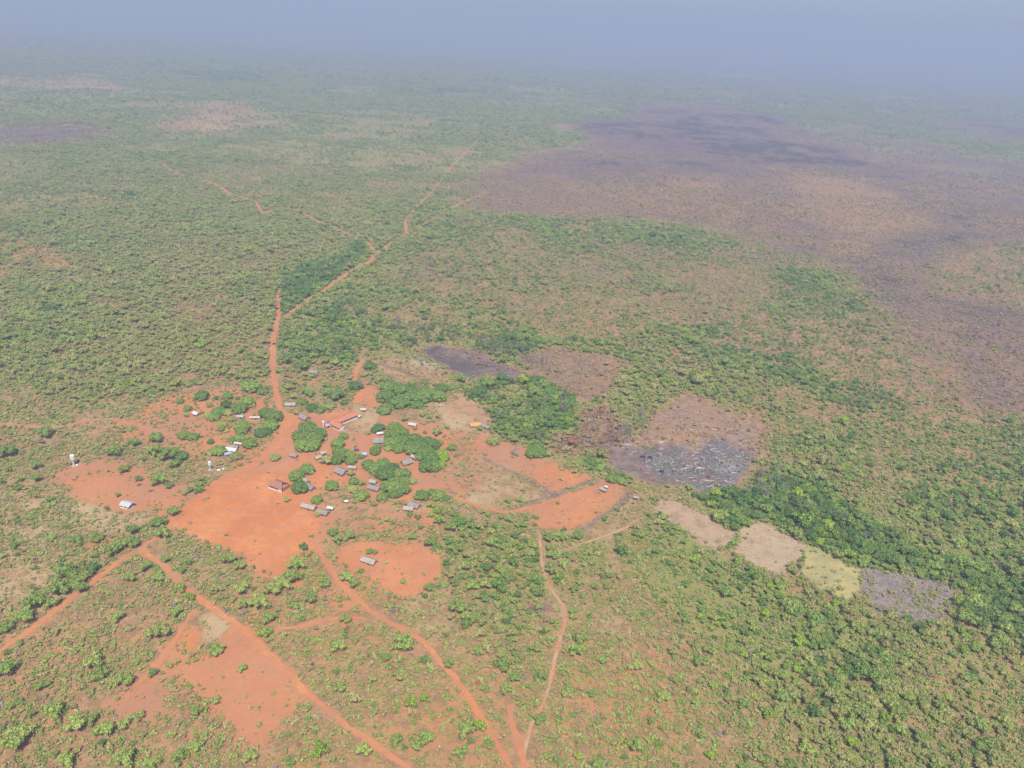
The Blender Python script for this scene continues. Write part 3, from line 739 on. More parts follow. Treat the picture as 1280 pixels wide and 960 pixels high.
def hut(px, py, L, W, ang, roof, label, cat='hut', h=2.1, wall=M_MUD, hip=0.0, name='thatched_hut', openings=True, land=None, rise=None):
    x, y = G(px, py, h)
    rise = rise if rise is not None else W * .30
    e = empty(name, x, y, math.radians(ang))
    tag(e, label, cat)
    obj('wall', gable_walls(L - .6, W - .6, h, rise, hip=hip > 0), wall, e)
    obj('roof', gable_roof(L - .6, W - .6, h, rise, over=.55, th=.22 if roof in (M_THATCH, M_THATCH2) else .06, hip=hip, sag=.10 if roof in (M_THATCH, M_THATCH2) else .02, seed=int(px)), roof, e)
    if openings:
        d = obj('door', patch(.95, 1.75, 0), M_DARK, e); d.location = (L * .08, -W / 2 + .3 - .03, 0)
        if L > 6:
            for sx in (-.28, .33):
                wd = obj('window', patch(.8, .7, 1.0), M_DARK, e); wd.location = (L * sx, -W / 2 + .3 - .03, 0)
    CLEAR.append((x, y, max(L, W) * .6 + .5))
    LAND.append((x, y, land or ('the ' + label.split(' with')[0].split(' beside')[0])))
    return e
def shelter(px, py, L, W, ang, roof, label, cat='shelter', h=2.2, name='open_shelter', flat=True):
    """roof on posts, open all round"""
    x, y = G(px, py, h)
    e = empty(name, x, y, math.radians(ang)); tag(e, label, cat)
    b = bmesh.new()
    vs = []
    box(b, -L / 2, -W / 2, h, L / 2, W / 2, h + .08)
    for v in b.verts: v.co.z += .10 * v.co.y / W * 4 * (1 if flat else 0)
    obj('roof', b, roof, e)
    for sx in (-1, 1):
        for sy in (-1, 1):
            b = bmesh.new(); box(b, -.07, -.07, -.05, .07, .07, h + .1 * sy * 2)
            p = obj('post', b, M_WOOD, e); p.location = (sx * (L / 2 - .25), sy * (W / 2 - .25), 0)
    CLEAR.append((x, y, max(L, W) * .55))
    return e

# school: two wings at a right angle under orange tiles, white walls, open veranda
def school():
    ang = math.radians(50.6)
    u = Vector((math.cos(ang), math.sin(ang), 0)); v = Vector((math.sin(ang), -math.cos(ang), 0))
    P0 = Vector((-149.0, 553.0, 0))
    e = empty('school_building', P0.x, P0.y, ang); tag(e, 'long white school with a bright orange tiled roof in two wings', 'school')
    # local: x along u (main wing), y = -v (so the veranda side is -y)
    def put(o, x, y, rz=0.0): o.location = (x, y, 0); o.rotation_euler = (0, 0, rz); return o
    put(obj('main_roof', gable_roof(27, 7.0, 3.1, 1.7, over=.5), M_TILE, e), 13.5, -3.5)
    put(obj('main_wall', gable_walls(26.4, 5.0, 3.0, 1.5), M_WHITE, e), 13.5, -2.6)
    put(obj('wing_roof', gable_roof(8.0, 7.2, 3.16, 1.7, over=.5), M_TILE, e), 3.8, -11.3, math.radians(90))
    put(obj('wing_wall', gable_walls(8.0, 6.4, 3.0, 1.55), M_WHITE, e), 3.8, -11.2, math.radians(90))
    b = bmesh.new(); box(b, 0, 0, 0, 18.6, .12, .95); put(obj('veranda_wall', b, M_WHITE, e), 8.2, -7.3)
    b = bmesh.new(); box(b, 0, 0, -.05, 18.8, 2.2, .12); put(obj('veranda_floor', b, M_CONC, e), 8.1, -7.2)
    for i in range(8):
        b = bmesh.new(); box(b, -.14, -.14, 0, .14, .14, 2.92); put(obj('column', b, M_WHITE, e), 8.6 + i * 2.55, -7.05)
    for i in range(5):
        put(obj('door', patch(1.0, 2.1, .1), M_DARK, e), 10 + i * 3.4, -5.14)
        put(obj('window', patch(1.3, .9, 1.1), M_DARK, e), 11.7 + i * 3.4, -5.14)
    for i in range(3):
        w = obj('window', patch(1.5, 1.0, 1.1), M_DARK, e); put(w, .58, -9.0 - i * 2.4, math.radians(90))
    put(obj('door', patch(1.0, 2.0, .05), M_DARK, e), 5.7, -15.23)
    CLEAR.append((-141, 560, 17)); CLEAR.append((-137, 566, 15)); CLEAR.append((-140, 548, 9))
    LAND.append((-141, 556, 'the orange-roofed school'))
school()
# weathered tile house by the earth field
def red_house():
    e = empty('tiled_house', -159.3, 457.0, math.radians(-24)); tag(e, 'house with weathered brown-red hipped tile roof and white veranda wall', 'house')
    obj('roof', gable_roof(12.6, 8.4, 3.0, 2.0, over=.45, hip=3.2), M_TILE_OLD, e)
    w = obj('wall', gable_walls(12.0, 5.8, 3.0, 1.2, hip=True), M_MUD, e); w.location = (0, 1.0, 0)
    b = bmesh.new(); box(b, -6.0, -4.1, 0, 6.0, -3.95, .9); obj('veranda_wall', b, M_WHITE, e)
    b = bmesh.new(); box(b, 3.0, -4.12, .9, 6.0, -3.97, 2.7); obj('front_wall', b, M_WHITE, e)
    for i in range(5):
        b = bmesh.new(); box(b, -.12, -.1, .9, .12, .1, 2.8); o = obj('column', b, M_WHITE, e); o.location = (-5.9 + i * 2.1, -4.0, 0)
    for i in range(3):
        d = obj('door', patch(.9, 2.0, 0), M_DARK, e); d.location = (-4 + i * 3.2, -1.94, 0)
    CLEAR.append((-159, 457, 9)); LAND.append((-159, 457, 'the brown-tiled house'))
red_house()
# pale hut on the left clearing
def white_house():
    e = empty('white_roofed_house', -249.8, 423.2, math.radians(-16)); tag(e, 'small house with pale roof alone on the left red clearing', 'house')
    obj('roof', gable_roof(7.2, 5.6, 2.7, 1.3, over=.4, th=.07), M_CEMENT, e)
    w = obj('wall', gable_walls(5.6, 5.0, 2.7, 1.2), M_WHITE, e); w.location = (-.8, 0, 0)
    for sy in (-1, 1):
        b = bmesh.new(); box(b, -.1, -.1, 0, .1, .1, 2.5); p = obj('post', b, M_WOOD, e); p.location = (3.4, sy * 2.3, 0)
    b = bmesh.new(); box(b, 2.0, -2.5, -.05, 3.9, 2.5, .25); obj('porch_floor', b, M_CONC, e)
    b = bmesh.new(); box(b, 3.75, -2.5, .25, 3.9, 1.0, 1.0); obj('porch_wall', b, M_WHITE, e)
    d = obj('door', patch(.9, 2.0, .1), M_DARK, e); d.location = (2.02, .4, 0); d.rotation_euler = (0, 0, math.radians(90))
    for sx in (-2.2, .6):
        wd = obj('window', patch(.9, .8, 1.0), M_DARK, e); wd.location = (sx, -2.52, 0)
    CLEAR.append((-250, 423, 7)); LAND.append((-250, 423, 'the pale-roofed house on the left clearing'))
white_house()
hut(461, 700, 9.2, 4.8, -22, M_THATCH2, 'long thatched hut alone on the round red clearing', h=1.9, land='the hut on the round red clearing')
hut(380.5, 521, 8.6, 6.6, -38, M_THATCH, 'grey thatched hut beside the north track bend, above the biggest mango', land='the grey hut above the biggest mango')
hut(367, 568.5, 6.0, 3.6, -20, M_THATCH, 'small grey thatched hut on open earth below the biggest mango', land='the small hut below the biggest mango')
hut(397.5, 571, 4.8, 3.8, 42, M_THATCH2, 'lower of two pale sheds beside the yellow-green bush', name='shed', cat='shed')
hut(403.5, 565.5, 4.4, 3.6, 42, M_THATCH2, 'upper of two pale sheds beside the yellow-green bush', name='shed', cat='shed')
hut(426.5, 588.5, 8.8, 7.2, -32, M_THATCH, 'large square grey thatched hut in the open heart of the village', land='the large square grey hut')
hut(440.5, 583.5, 6.0, 3.4, -8, M_THATCH2, 'low pinkish thatched hut right of the large square grey hut')
hut(387, 607.5, 8.6, 4.4, -38, M_THATCH, 'grey thatched hut tucked behind the two round dark mangos', land='the hut behind the round mangos')
hut(383, 600, 4.5, 3.2, -50, M_THATCH2, 'tiny brown shed between round mango and grey hut', name='shed', cat='shed')
hut(386, 589.5, 5.2, 2.6, 10, M_CEMENT, 'pale shed roof under the front edge of a mango crown', name='shed', cat='shed')
hut(386, 632.5, 10.2, 4.6, -18, M_THATCH2, 'long pinkish thatched hut at the upper corner of the earth field', land='the long hut at the corner of the earth field')
hut(404, 639.5, 7.4, 4.6, -22, M_THATCH, 'grey thatched hut behind a low olive bush near the earth field', land='the grey hut near the earth field')
hut(413, 634.3, 4.2, 2.6, -12, M_ZINC, 'tiny shed with bright metal roof right of the earth field huts', name='shed', cat='shed')
hut(433.3, 626, 2.2, 1.8, 0, M_ZINC, 'tiny white privy standing alone below the lime-green tree', name='privy', cat='privy', openings=False)
hut(467.5, 609.3, 8.4, 4.6, -22, M_THATCH, 'front one of two grey huts left of the great mango grove', land='the two huts left of the great mango grove')
hut(466.5, 601.5, 5.2, 3.8, -22, M_THATCH2, 'rear one of two grey huts left of the great mango grove')
hut(508, 577, 7.6, 6.2, 36, M_THATCH, 'grey thatched hut on red earth between the mango groves', land='the hut between the mango groves')
hut(517.5, 570.5, 5.0, 3.6, -35, M_THATCH2, 'pale shed at the foot of the long mango grove', name='shed', cat='shed')
hut(472.8, 550.5, 7.6, 7.0, 12, M_THATCH, 'square grey hut left of the long mango grove', land='the square hut left of the long mango grove')
hut(474.7, 541, 4.8, 2.8, 22, M_ZINC, 'small metal-roofed shed under two dark bushes', name='shed', cat='shed')
hut(481, 545, 1.8, 1.8, 0, M_ZINC, 'tiny white privy touching the end of the long mango grove', name='privy', cat='privy', openings=False)
hut(455.3, 567, 3.8, 4.4, 12, M_BLUEGREY, 'small blue-grey shed right of a small round tree', name='shed', cat='shed')
hut(516, 530, 6.4, 4.0, -15, M_CEMENT, 'pale cement-roofed hut behind the long mango grove', land='the pale hut behind the long mango grove')
hut(517.8, 630.8, 7.8, 5.0, -26, M_THATCH, 'right-hand one of two joined huts below the mango groves', land='the twin huts below the mango groves')
hut(510.5, 634.8, 6.6, 4.4, -6, M_THATCH2, 'left-hand one of two joined huts below the mango groves')
hut(391.5, 464.5, 7.2, 5.0, 6, M_THATCH, 'lone grey hut below a dark bush right of the north track', land='the lone hut right of the north track')
hut(363, 505, 8.4, 4.4, 8, M_THATCH2, 'worn tan hut beside the bend of the north track', land='the worn tan hut at the track bend')
hut(594, 530.5, 8.6, 6.0, 12, M_OCHRE, 'ochre-roofed hut on sandy ground by the forest edge', land='the ochre-roofed hut')
hut(607.3, 532.5, 7.6, 4.6, -34, M_THATCH, 'grey hut right of the ochre-roofed hut', land='the grey hut by the forest edge')
hut(245, 516.3, 5.4, 4.2, -30, M_ZINC, 'white-roofed hut alone on the upper-left red clearing', land='the white-roofed hut on the upper-left clearing')
hut(289, 561.3, 8.6, 4.6, -10, M_ZINC, 'bright white metal-roofed hut left of the village street', wall=M_WHITE, land='the bright white hut left of the street')
hut(284.5, 566.5, 4.6, 3.2, 35, M_BLUEGREY, 'grey lean-to at the lower end of the bright white hut', name='shed', cat='shed')
hut(292, 557.6, 7.4, 3.0, -10, M_THATCH, 'low grey hut directly behind the bright white hut')
hut(298, 553.7, 6.2, 2.6, -10, M_CEMENT, 'narrow pale-roofed hut between two round trees left of the street')
hut(300.7, 520, 5.2, 3.6, 0, M_BLUEGREY, 'blue-grey roofed hut in the trees of the upper-left yard', land='the blue-grey hut of the upper-left yard')
hut(318.5, 521.3, 7.8, 2.4, 8, M_CEMENT, 'long narrow pale-roofed hut in the upper-left yard', land='the narrow hut of the upper-left yard')
hut(408.6, 531.3, 3.8, 3.4, 45, M_BLUEGREY, 'tiny blue-grey shed at the left end of the school', name='shed', cat='shed')
hut(444, 517.3, 5.4, 2.8, -50, M_CEMENT, 'pale shed at the right end of the school', name='shed', cat='shed')
hut(449, 519.6, 4.4, 2.8, -50, M_ZINC, 'second pale shed, a step right of the school end', name='shed', cat='shed')
hut(454.3, 511.3, 4.6, 3.0, 0, M_CEMENT, 'pale shed on dry grass up behind the school', name='shed', cat='shed')
shelter(445.5, 561, 3.8, 1.8, 8, M_DARKROOF, 'low dark sheet shelter on open earth right of the central bushes')
shelter(644, 567, 6.0, 1.0, -32, M_DARKROOF, 'thin dark sheet shelter beside the lone round mango')
shelter(754, 611.5, 5.6, 2.8, -38, M_THATCH2, 'tan field shelter in the tip of the ploughed red field')
shelter(757.8, 608.2, 2.6, 1.8, -38, M_ZINC, 'tiny white shelter touching the tan field shelter')
shelter(795, 621.5, 3.8, 2.2, -14, M_THATCH2, 'small tan shelter on dry grass past the end of the red field')

# water towers: shaft, collar and tank with a lid, ladder
def tower(px, py, h, r, label):
    x, y = G(px, py)
    e = empty('water_tower', x, y, .3); tag(e, label, 'water tower')
    def cyl(r0, r1, z0, z1, n=20):
        b = bmesh.new()
        bmesh.ops.create_cone(b, cap_ends=True, segments=n, radius1=r0, radius2=r1, depth=z1 - z0, matrix=Matrix.Translation((0, 0, (z0 + z1) / 2)))
        return b
    obj('shaft', cyl(r * .36, r * .32, 0, h * .52), M_WHITE, e)
    obj('collar', cyl(r * .34, r * .98, h * .5, h * .6), M_TANK, e)
    obj('tank', cyl(r, r, h * .6, h * .94), M_TANK, e)
    obj('lid', cyl(r * 1.02, r * .3, h * .94, h), M_TANK, e)
    b = bmesh.new()
    for s in (-.2, .2): box(b, s - .03, -.03, 0, s + .03, .03, h * .95)
    for i in range(int(h / .35)): box(b, -.2, -.02, .2 + i * .33, .2, .02, .24 + i * .33)
    l = obj('ladder', b, M_CONC, e); l.location = (0, -r * 1.05, 0); l['kind'] = 'stuff'
    b = bmesh.new(); box(b, -1.3, -1.3, -.05, 1.3, 1.3, .15); obj('base_slab', b, M_CONC, e)
    LAND.append((x, y, 'the ' + label.split(' standing')[0])); CLEAR.append((x, y, 3))
tower(92.6, 582.5, 9.5, 1.5, 'left white water tower standing above the far-left clearing')
tower(263, 587.5, 7.4, 1.05, 'slim white water tower standing left of the village street')
def crate(px, py, s, label, mat=M_WHITE, name='concrete_block', cat='block'):
    x, y = G(px, py); b = bmesh.new(); box(b, -s, -s * .6, -.02, s, s * .6, s * .9)
    box(b, -s * 1.06, -s * .66, s * .9 + .0, s * 1.06, s * .66, s * .9 + .12)
    o = obj(name, b, mat); o.location = (x, y, 0); o.rotation_euler = (0, 0, .4); tag(o, label, cat); CLEAR.append((x, y, 2))
crate(96.3, 581.8, .8, 'small white pump box beside the left water tower', name='pump_box', cat='pump box')
crate(101, 580, .8, 'small tan trough a little right of the left water tower', M_THATCH2, 'trough', 'trough')
crate(273.5, 588.5, 1.1, 'white pump box beside the slim water tower', name='pump_box', cat='pump box')
crate(279, 586.5, .7, 'small white block right of the slim water tower')
# white gate pillar by the school
def pillar():
    x, y = G(404.5, 533.5); e = empty('white_pillar', x, y, 0); tag(e, 'tall white pillar with a wider cap at the left of the school', 'pillar')
    b = bmesh.new(); box(b, -.35, -.35, -.05, .35, .35, 4.2); obj('shaft', b, M_WHITE, e)
    b = bmesh.new(); box(b, -.8, -.8, 4.2, .8, .8, 5.2); obj('tank', b, M_TANK, e)
pillar()

# ------------------------------------------------------------------ trees one can point to: (x px, y px, radius px, tone)
D, N_, B_, LM, O, W_, Gy = .80, .68, .60, .97, .46, .30, .36
MANGO = [(314,482,11,.62),(329,488,7,.64),(225,501,4.5,.66),(234.5,510,5,.6),(252,494,8,.74),(270.5,497,3.5,.74),(284.5,495,6,.70),(297,497.5,3,.74),(309,502,9,.60),(299,508.5,10,.64),(283,505,6.5,.82),(273,513,8,.68),(268,521,6.5,.66),(260,518,5,.56),(262,506,4,.6),(285,516,5,.42),(289,523.5,5,.5),(278,530,6,.52),(276,536,4,.62),(302.5,532,9.5,.63),(301.5,538.5,7,.64),(299.5,547,6,.64),(290,549.5,5,.66),(312,554,8,.63),(332.5,515,9,.68),(343,520,9.5,.68),(339,530,9.5,.66),(326,540,8,.80),(333,539,6.5,.78),(229.5,543,7.5,.62),(241.5,545,6.5,.7),(273,563,8,.64),(295,569,7,.46),(263,552,4,.76),(226.5,568,7,.72),(222,576,5,.7),(344,571,6,.52),
 (444,482,8,.80),(462,457,8,.68),(390,509,7,.76),(378,502,6.5,.62),(400,512,5.5,.68),(412,508,5.5,.56),
 (385,535,11,.70),(396,541,11,.72),(380,556,10.5,.64),(391,555,10,.68),(378,545,11,.68),(392,547,12,.68),
 (429,545,6,.64),(422,554,8,.66),(424,564,9,.68),(423,573,9,.68),(437.5,567,7,.62),(439,575,7,.64),(451,570,4.5,.72),
 (384,586,8.5,.66),(371,594,9,.66),(374,609,9.5,.74),(415,606.5,8.5,.66),(396,624,7,.62),(451.5,618,9.5,.60),(442,601,6.5,.60),(441,611,6,.5),
 (469,563,7,.66),(473,558,4.5,.7),(461,580,8.5,.66),(470,586,9,.66),(479,580,9,.68),(482,590,12,.74),(491,586,9,.76),(498,592,8,.62),(506,591,7,.66),(493,606,13,.66),(501,611,10,.68),(485,607,9,.66),(507,600,7,.64),(493,617,7,.7),(478,620,8,.64),(511,611,4,.62),(516,601,5.5,.46),
 (528,618,8.5,.68),(539,615,6,.74),(549,619,9,.62),(557,622,5.5,.7),
 (493,534,10.5,.68),(500,539,10,.66),(490,543,10.5,.64),(489,552,9.5,.66),(485,560,5,.58),(496,552,10,.70),(498,560,7.5,.64),(507.5,550,11.5,.70),(517,549,10,.70),(514,561,9.5,.68),(524,556,11,.68),(534,552,9,.74),(541,555,9,.72),(549,553,5.5,.62),(532,566,11,.70),(524,571,6.5,.66),(539,571,10,.72),(534,582,10,.72),(543,582,9,.70),(553,569,9.5,.93),(551,580,7,.92),(556,572,6,.66),(565,559,6,.66),(570,569,3,.7),
 (485,482,10,.68),(498,486,11,.68),(480,495,10,.70),(480,511,9,.68),(488,507,6,.7),(500,501,12,.72),(515,497,12,.70),(530,495,11,.68),(522,505,7,.72),(540,492,9,.66),(549,495,9,.68),(552,485,8,.72),(515,487,9,.72),(532,487,8,.70),
 (566,484,6,.66),(617,550,8.5,.46),(670,561,11,.70),(665,566,9,.70),(676,565,8.5,.72),(602,487,8,.78),(474.5,534,6.5,.78),(468.5,537,5.5,.78),
 (765,598,7,.62),(777,601,6,.62),(740,577,7,.72),(750,585,5,.62)]
SAVT = [(358,447.5,9,.7),(378,456,9,.66),(405,450,6,.6),(418,452,6,.52),(432,455,6,.6),(420,491,11,.66),(410,488,8,.64),(409,480,6,.62),(382,486,7,.62),(387,490,7,.64),(361.5,483,6,.54),(367,495,5,.5),(370,515,4.5,.44),(407.5,574,8,.46),
 (238,611,5,.66),(248,611.5,6,.68),(230,615,5,.5),(358,623,5,.48),(397,642,4.5,.48),(439,591.5,5,.5),(452.5,603,5,.52),(443,626,4,.44),(467.6,629,4.5,.55),(497.6,628,4,.58),(522,620,6,.62),(512,642,5,.66),(522.5,645,5,.68),(539,630,6,.6),(548,638,9,.56),(549,649,8,.6),(539,642,6,.54),(473,648,3.5,.56),(484,648,5,.52),
 (460,541,3,.6),(505.6,523,5,.52),(519,534,4,.5),(528,517,5,.5),(535.6,520.6,4,.6),(548,519,5,.4),(531,540,3,.56),(546,539,7,.54),(559,533,4,.6),(577,472,7,.7),(600,535,5,.64),(641,570,2.5,.92),(635,625,5,.66),(650,624.5,4.5,.66),(697,628,3,.9),(671,646,4,.66),(722,669,6,.68),(686,671,6,.68),
 (141.5,562,9.5,.66),(169,551,7,.68),(195,545,9,.66),(210,566,11,.66),(193,562,9,.62),(225,571,7,.7),(216,580,7,.62),(173,597,5,.68),(197,598,10,.62),(210,605,6,.66),(216,638,8,.6),(197,652,9,.7),(202,665,9,.6),(165,661,8,.66),(147,618,3.5,.7),(154,586,6,.58),(120,670,8,.62),(56,539,9,.66),(6,562,10,.64),(43,580,7,.6),(45,597,6,.64),(22,608,5,.62),(61,624,5,.66),
 (31,769,11,.62),(45,750,12,.62),(64,752,8,.54),(71,735,11,.60),(82,713,12,.62),(97,720,11,.60),(114,709,9,.78),(86,730,11,.60),(101,734,8,.62),(148,679,9,.58),(139,687,9,.6),(165,677,8,.62),(118,693,5,.64),(62,672,6,.62),(94,674,7,.64),(17,681,5,.64),(144,771,8,.54),(197,786,13,.50),(161,720,8,.56),(180,707,8,.56),(199,720,8,.6),(6,782,9,.6),(225,734,7,.58),(219,764,8,.6),(238,745,6,.9),(232,743,5,.6),
 (332,790,8,.90),(270,810,9,.62),(285,698,9,.62),(299,706,8,.54),(379,683,6,.70),(370,704,11,.6),(366,719,11,.62),(350,728,12,.52),(340,735,11,.52),(323,752,12,.54),(302,734,10,.56),(336,771,9,.56),(389,747,9,.64),(368,758,6,.62),(377,773,5,.66),(304,754,8,.52),(235,702,6,.66),(207,698,6,.54),(271,734,7,.44),
 (416,664,8,.64),(437,668,8,.6),(422,674,7,.55),(462,688,5,.7),(469,690,3.5,.66),(433,719,9,.58),(442,728,8,.58),(405,726,9,.58),(536,734,7,.66),(538,677,8,.62),(564,657,9,.62),(570,685,9,.6),(581,706,9,.48),(564,716,8,.36),(568,728,6,.62),(574,756,12,.58),(590,730,9,.6),(592,771,8,.62),(504,801,13,.60),(422,807,9,.56),(431,773,7,.54),(516,670,6,.64),(500,671,4,.55),(525,659,4,.66),
 (482,821,7,.64),(531,824,7,.72),(514,877,9,.90),(531,872,7,.9),(600,907,9,.93),(584,909,12,.56),(495,924,8,.62),(522,928,11,.58),(535,922,9,.62),(612,930,7,.62),(597,814,7,.6),(561,829,8,.62),(629,829,11,.62),(632,861,9,.56),(606,861,6,.62),(576,939,10,.58),(454,937,10,.54),(400,936,11,.91),(303,834,6,.62),(269,874,7,.5),(245,887,8,.6),(222,945,10,.58),(312,945,8,.58),(425,859,8,.56),
 (116,825,11,.54),(124,840,10,.58),(154,849,10,.56),(67,887,11,.58),(94,904,11,.54),(112,900,8,.58),(131,911,11,.56),(24,915,13,.52),(17,928,12,.54),(7,836,10,.62),(154,947,12,.56),(82,949,10,.58),(171,894,8,.54),(154,904,8,.58),(50,855,8,.60),(191,840,6,.74),(187,955,9,.58),
 (673,757,5.5,.50),(673,766,4,.6),(754,824,7,.62),(675,898,8,.64),(748,901,5,.66),(750,954,8,.6),(795,831,9,.5),(829,870,9,.56),(797,932,10,.55),(709,866,8,.48),(643,847,7,.64),(669,810,7,.62),(679,846,7,.64),(726,797,11,.55),(722,812,10,.58),
 (616,676,10,.6),(612,695,5,.68),(652,682,7,.62),(686,671,8,.66),(702,671,8,.62),(723,669,7,.66),(691,693,8,.62),(708,693,6,.68),(704,703,8,.56),(691,712,9,.44),(699,720,7,.90),(744,733,6,.64),(633,762,8,.62),(596,770,9,.6),(693,777,6,.56),(717,764,6,.6),(633,719,6,.58),(654,717,6,.58),(607,729,9,.46),
 (1020,775,11,.66),(908,740,9,.66),(942,717,9,.66),(1085,810,9,.66),(1080,840,14,.68),(1000,800,10,.93),(890,712,6,.66),(1210,770,12,.6),(875,825,10,.62),(1115,880,10,.56),(1250,800,9,.6),(960,890,9,.9),(1060,905,11,.6),(1150,920,9,.62),(930,880,8,.62),(1010,935,10,.55),(1225,905,10,.58)]

def tone_word(t):
    if t >= .86: return 'lime-green'
    if t >= .73: return 'dark green'
    if t >= .59: return 'green'
    if t >= .45: return 'olive'
    if t >= .2: return 'grey-olive'
    return 'leafless grey'
def size_word(r): return 'large' if r > 6.4 else ('medium-sized' if r > 4 else 'small')
ORD = ['nearest', 'second nearest', 'third nearest', 'fourth nearest', 'fifth nearest', 'sixth nearest', 'seventh nearest', 'eighth nearest', 'ninth nearest', 'tenth nearest', 'eleventh nearest', 'twelfth nearest', 'thirteenth nearest', 'fourteenth nearest', 'fifteenth nearest', 'sixteenth nearest']

def place_tree(kind, x, y, r, tone, rz=None, zs=1.0, var=None):
    d = KIND[kind]; v = random.randrange(len(d['crown'])) if var is None else var
    e = empty(kind, x, y, random.uniform(0, 6.28) if rz is None else rz)
    e.scale = (r * random.uniform(.93, 1.07), r * random.uniform(.93, 1.07), r * zs)
    t = link(bpy.data.objects.new('trunk', d['trunk'][v]), e)
    c = link(bpy.data.objects.new('crown', d['crown'][v]), e)
    c['tone'] = float(tone)
    return e

TREES = []
for kind, lst in (('mango_tree', MANGO), ('savanna_tree', SAVT)):
    for px, py, r, t in lst:
        R = r * slant(px, py) / FOC * (1.08 if kind == 'mango_tree' else 1.04)
        zc = R * (.55 if kind == 'mango_tree' else .8)
        x, y = G(px, py, zc)
        zs = random.uniform(.85, 1.1) if kind == 'mango_tree' else random.uniform(.9, 1.2)
        e = place_tree(kind, x, y, R, t, zs=zs)
        TREES.append((e, kind, x, y, R, t)); CLEAR.append((x, y, R * .75))
# landmarks for the trees away from the huts
for p, s in (((300, 650), 'the big red earth field'), ((500, 715), 'the round red clearing'), ((305, 860), 'the lower-left red clearing'), ((177, 686), 'the track fork at the lower left'),
             ((470, 776), 'the meeting of the two lower tracks'), ((80, 725), 'the tree belt along the lower-left track'), ((20, 920), 'the bottom-left corner'), ((150, 900), 'the red patch at the lower left'),
             ((640, 900), 'the joining tracks at the bottom'), ((700, 690), 'the footpath below the ploughed red field'), ((600, 760), 'the straw patch below the village'), ((760, 850), 'the red gaps of the lower-right bush'),
             ((870, 665), 'the sandy strip plot'), ((970, 690), 'the mown straw plot'), ((1040, 720), 'the yellow grass plot'), ((1130, 745), 'the grey ash plot'), ((1200, 880), 'the bottom-right corner'), ((1010, 880), 'the bush below the yellow plot'),
             ((520, 930), 'the bottom edge between two tracks'), ((330, 740), 'the thicket below the big red earth field'), ((516, 490), 'the northern mango grove'), ((670, 563), 'the lone round mango'), ((715, 650), 'the ploughed red field'),
             ((410, 450), 'the wood right of the north track'), ((30, 590), 'the left edge below the thin track')):
    x, y = G(*p); LAND.append((x, y, s))
_by = {}
for T in TREES:
    e, kind, x, y, R, t = T
    k = min(range(len(LAND)), key=lambda i: (LAND[i][0] - x) ** 2 + (LAND[i][1] - y) ** 2)
    _by.setdefault((kind, size_word(R), tone_word(t), k), []).append(T)
for (kind, sw, tw, k), L in _by.items():
    L.sort(key=lambda T: (T[2] - LAND[k][0]) ** 2 + (T[3] - LAND[k][1]) ** 2)
    noun = 'mango tree' if kind == 'mango_tree' else 'savanna tree'
    for i, T in enumerate(L):
        lab = '%s %s %s %s to %s' % (sw, tw, noun, ORD[min(i, 15)], LAND[k][2]) if len(L) > 1 else '%s %s %s near %s' % (sw, tw, noun, LAND[k][2])
        w = lab.split()
        if len(w) > 16: lab = ' '.join(w[:16])
        tag(T[0], lab, 'tree', 'mango trees of the village' if kind == 'mango_tree' else 'savanna trees in the open scrub')

# small dark vehicle on the north track
def vehicle(px, py, rz, label):
    x, y = G(px, py); e = empty('parked_car', x, y, rz); tag(e, label, 'car')
    b = bmesh.new(); box(b, -2.1, -.85, .35, 2.1, .85, .95); bmesh.ops.bevel(b, geom=list(b.edges), offset=.12, segments=2, affect='EDGES'); obj('body', b, M_DARKROOF, e)
    b = bmesh.new(); box(b, -.9, -.78, .9, 1.2, .78, 1.55)
    for v in b.verts:
        if v.co.z > 1.2: v.co.x *= .72; v.co.y *= .88
    obj('cabin', b, M_DARK, e)
    for sx in (-1.3, 1.3):
        for sy in (-.82, .82):
            b = bmesh.new(); bmesh.ops.create_cone(b, cap_ends=True, segments=14, radius1=.34, radius2=.34, depth=.22, matrix=Matrix.Rotation(math.pi / 2, 4, 'X'))
            w = obj('wheel', b, M_CHAR, e); w.location = (sx, sy, .34)
vehicle(342.6, 430.5, .15, 'small dark vehicle standing on the left edge of the north track')

# palms left standing in the burnt clearing: slender pale trunk, tuft of drooping fronds
def palm(px, py, h, label, seed):
    rr = np.random.default_rng(seed); x, y = G(px, py)
    e = empty('palm_tree', x, y, rr.uniform(0, 6)); tag(e, label, 'palm', 'palms in the burnt clearing')
    b = bmesh.new(); n = 7; rings = []
    for i in range(9):
        z = h * i / 8; r_ = .26 - .10 * i / 8; ox = .5 * (i / 8) ** 2
        rings.append([b.verts.new((ox + math.cos(a * 2 * math.pi / n) * r_, math.sin(a * 2 * math.pi / n) * r_, z)) for a in range(n)])
    for i in range(8):
        for a in range(n): b.faces.new((rings[i][a], rings[i][(a + 1) % n], rings[i + 1][(a + 1) % n], rings[i + 1][a]))
    obj('trunk', b, M_DEAD, e)
    for k in range(14):
        b = bmesh.new(); a = k * 2.4; L = rr.uniform(2.3, 3.1); up = rr.uniform(.1, .9)
        prev = None
        for i in range(6):
            s = i / 5; q = Vector((.5 + math.cos(a) * L * s, math.sin(a) * L * s, h + up * L * s - 1.0 * L * s * s))
            wd = .42 * math.sin(math.pi * min(1, .15 + s * .85)) + .05
            side = Vector((-math.sin(a), math.cos(a), 0)) * wd
            cur = [b.verts.new(q - side - Vector((0, 0, .12))), b.verts.new(q), b.verts.new(q + side - Vector((0, 0, .12)))]
            if prev:
                b.faces.new((prev[0], prev[1], cur[1], cur[0])); b.faces.new((prev[1], prev[2], cur[2], cur[1]))
            prev = cur
        f = obj('frond', b, M_FOL, e); f['tone'] = .84
palm(807, 578, 13.5, 'left tall palm of a close pair in the burnt clearing', 1)
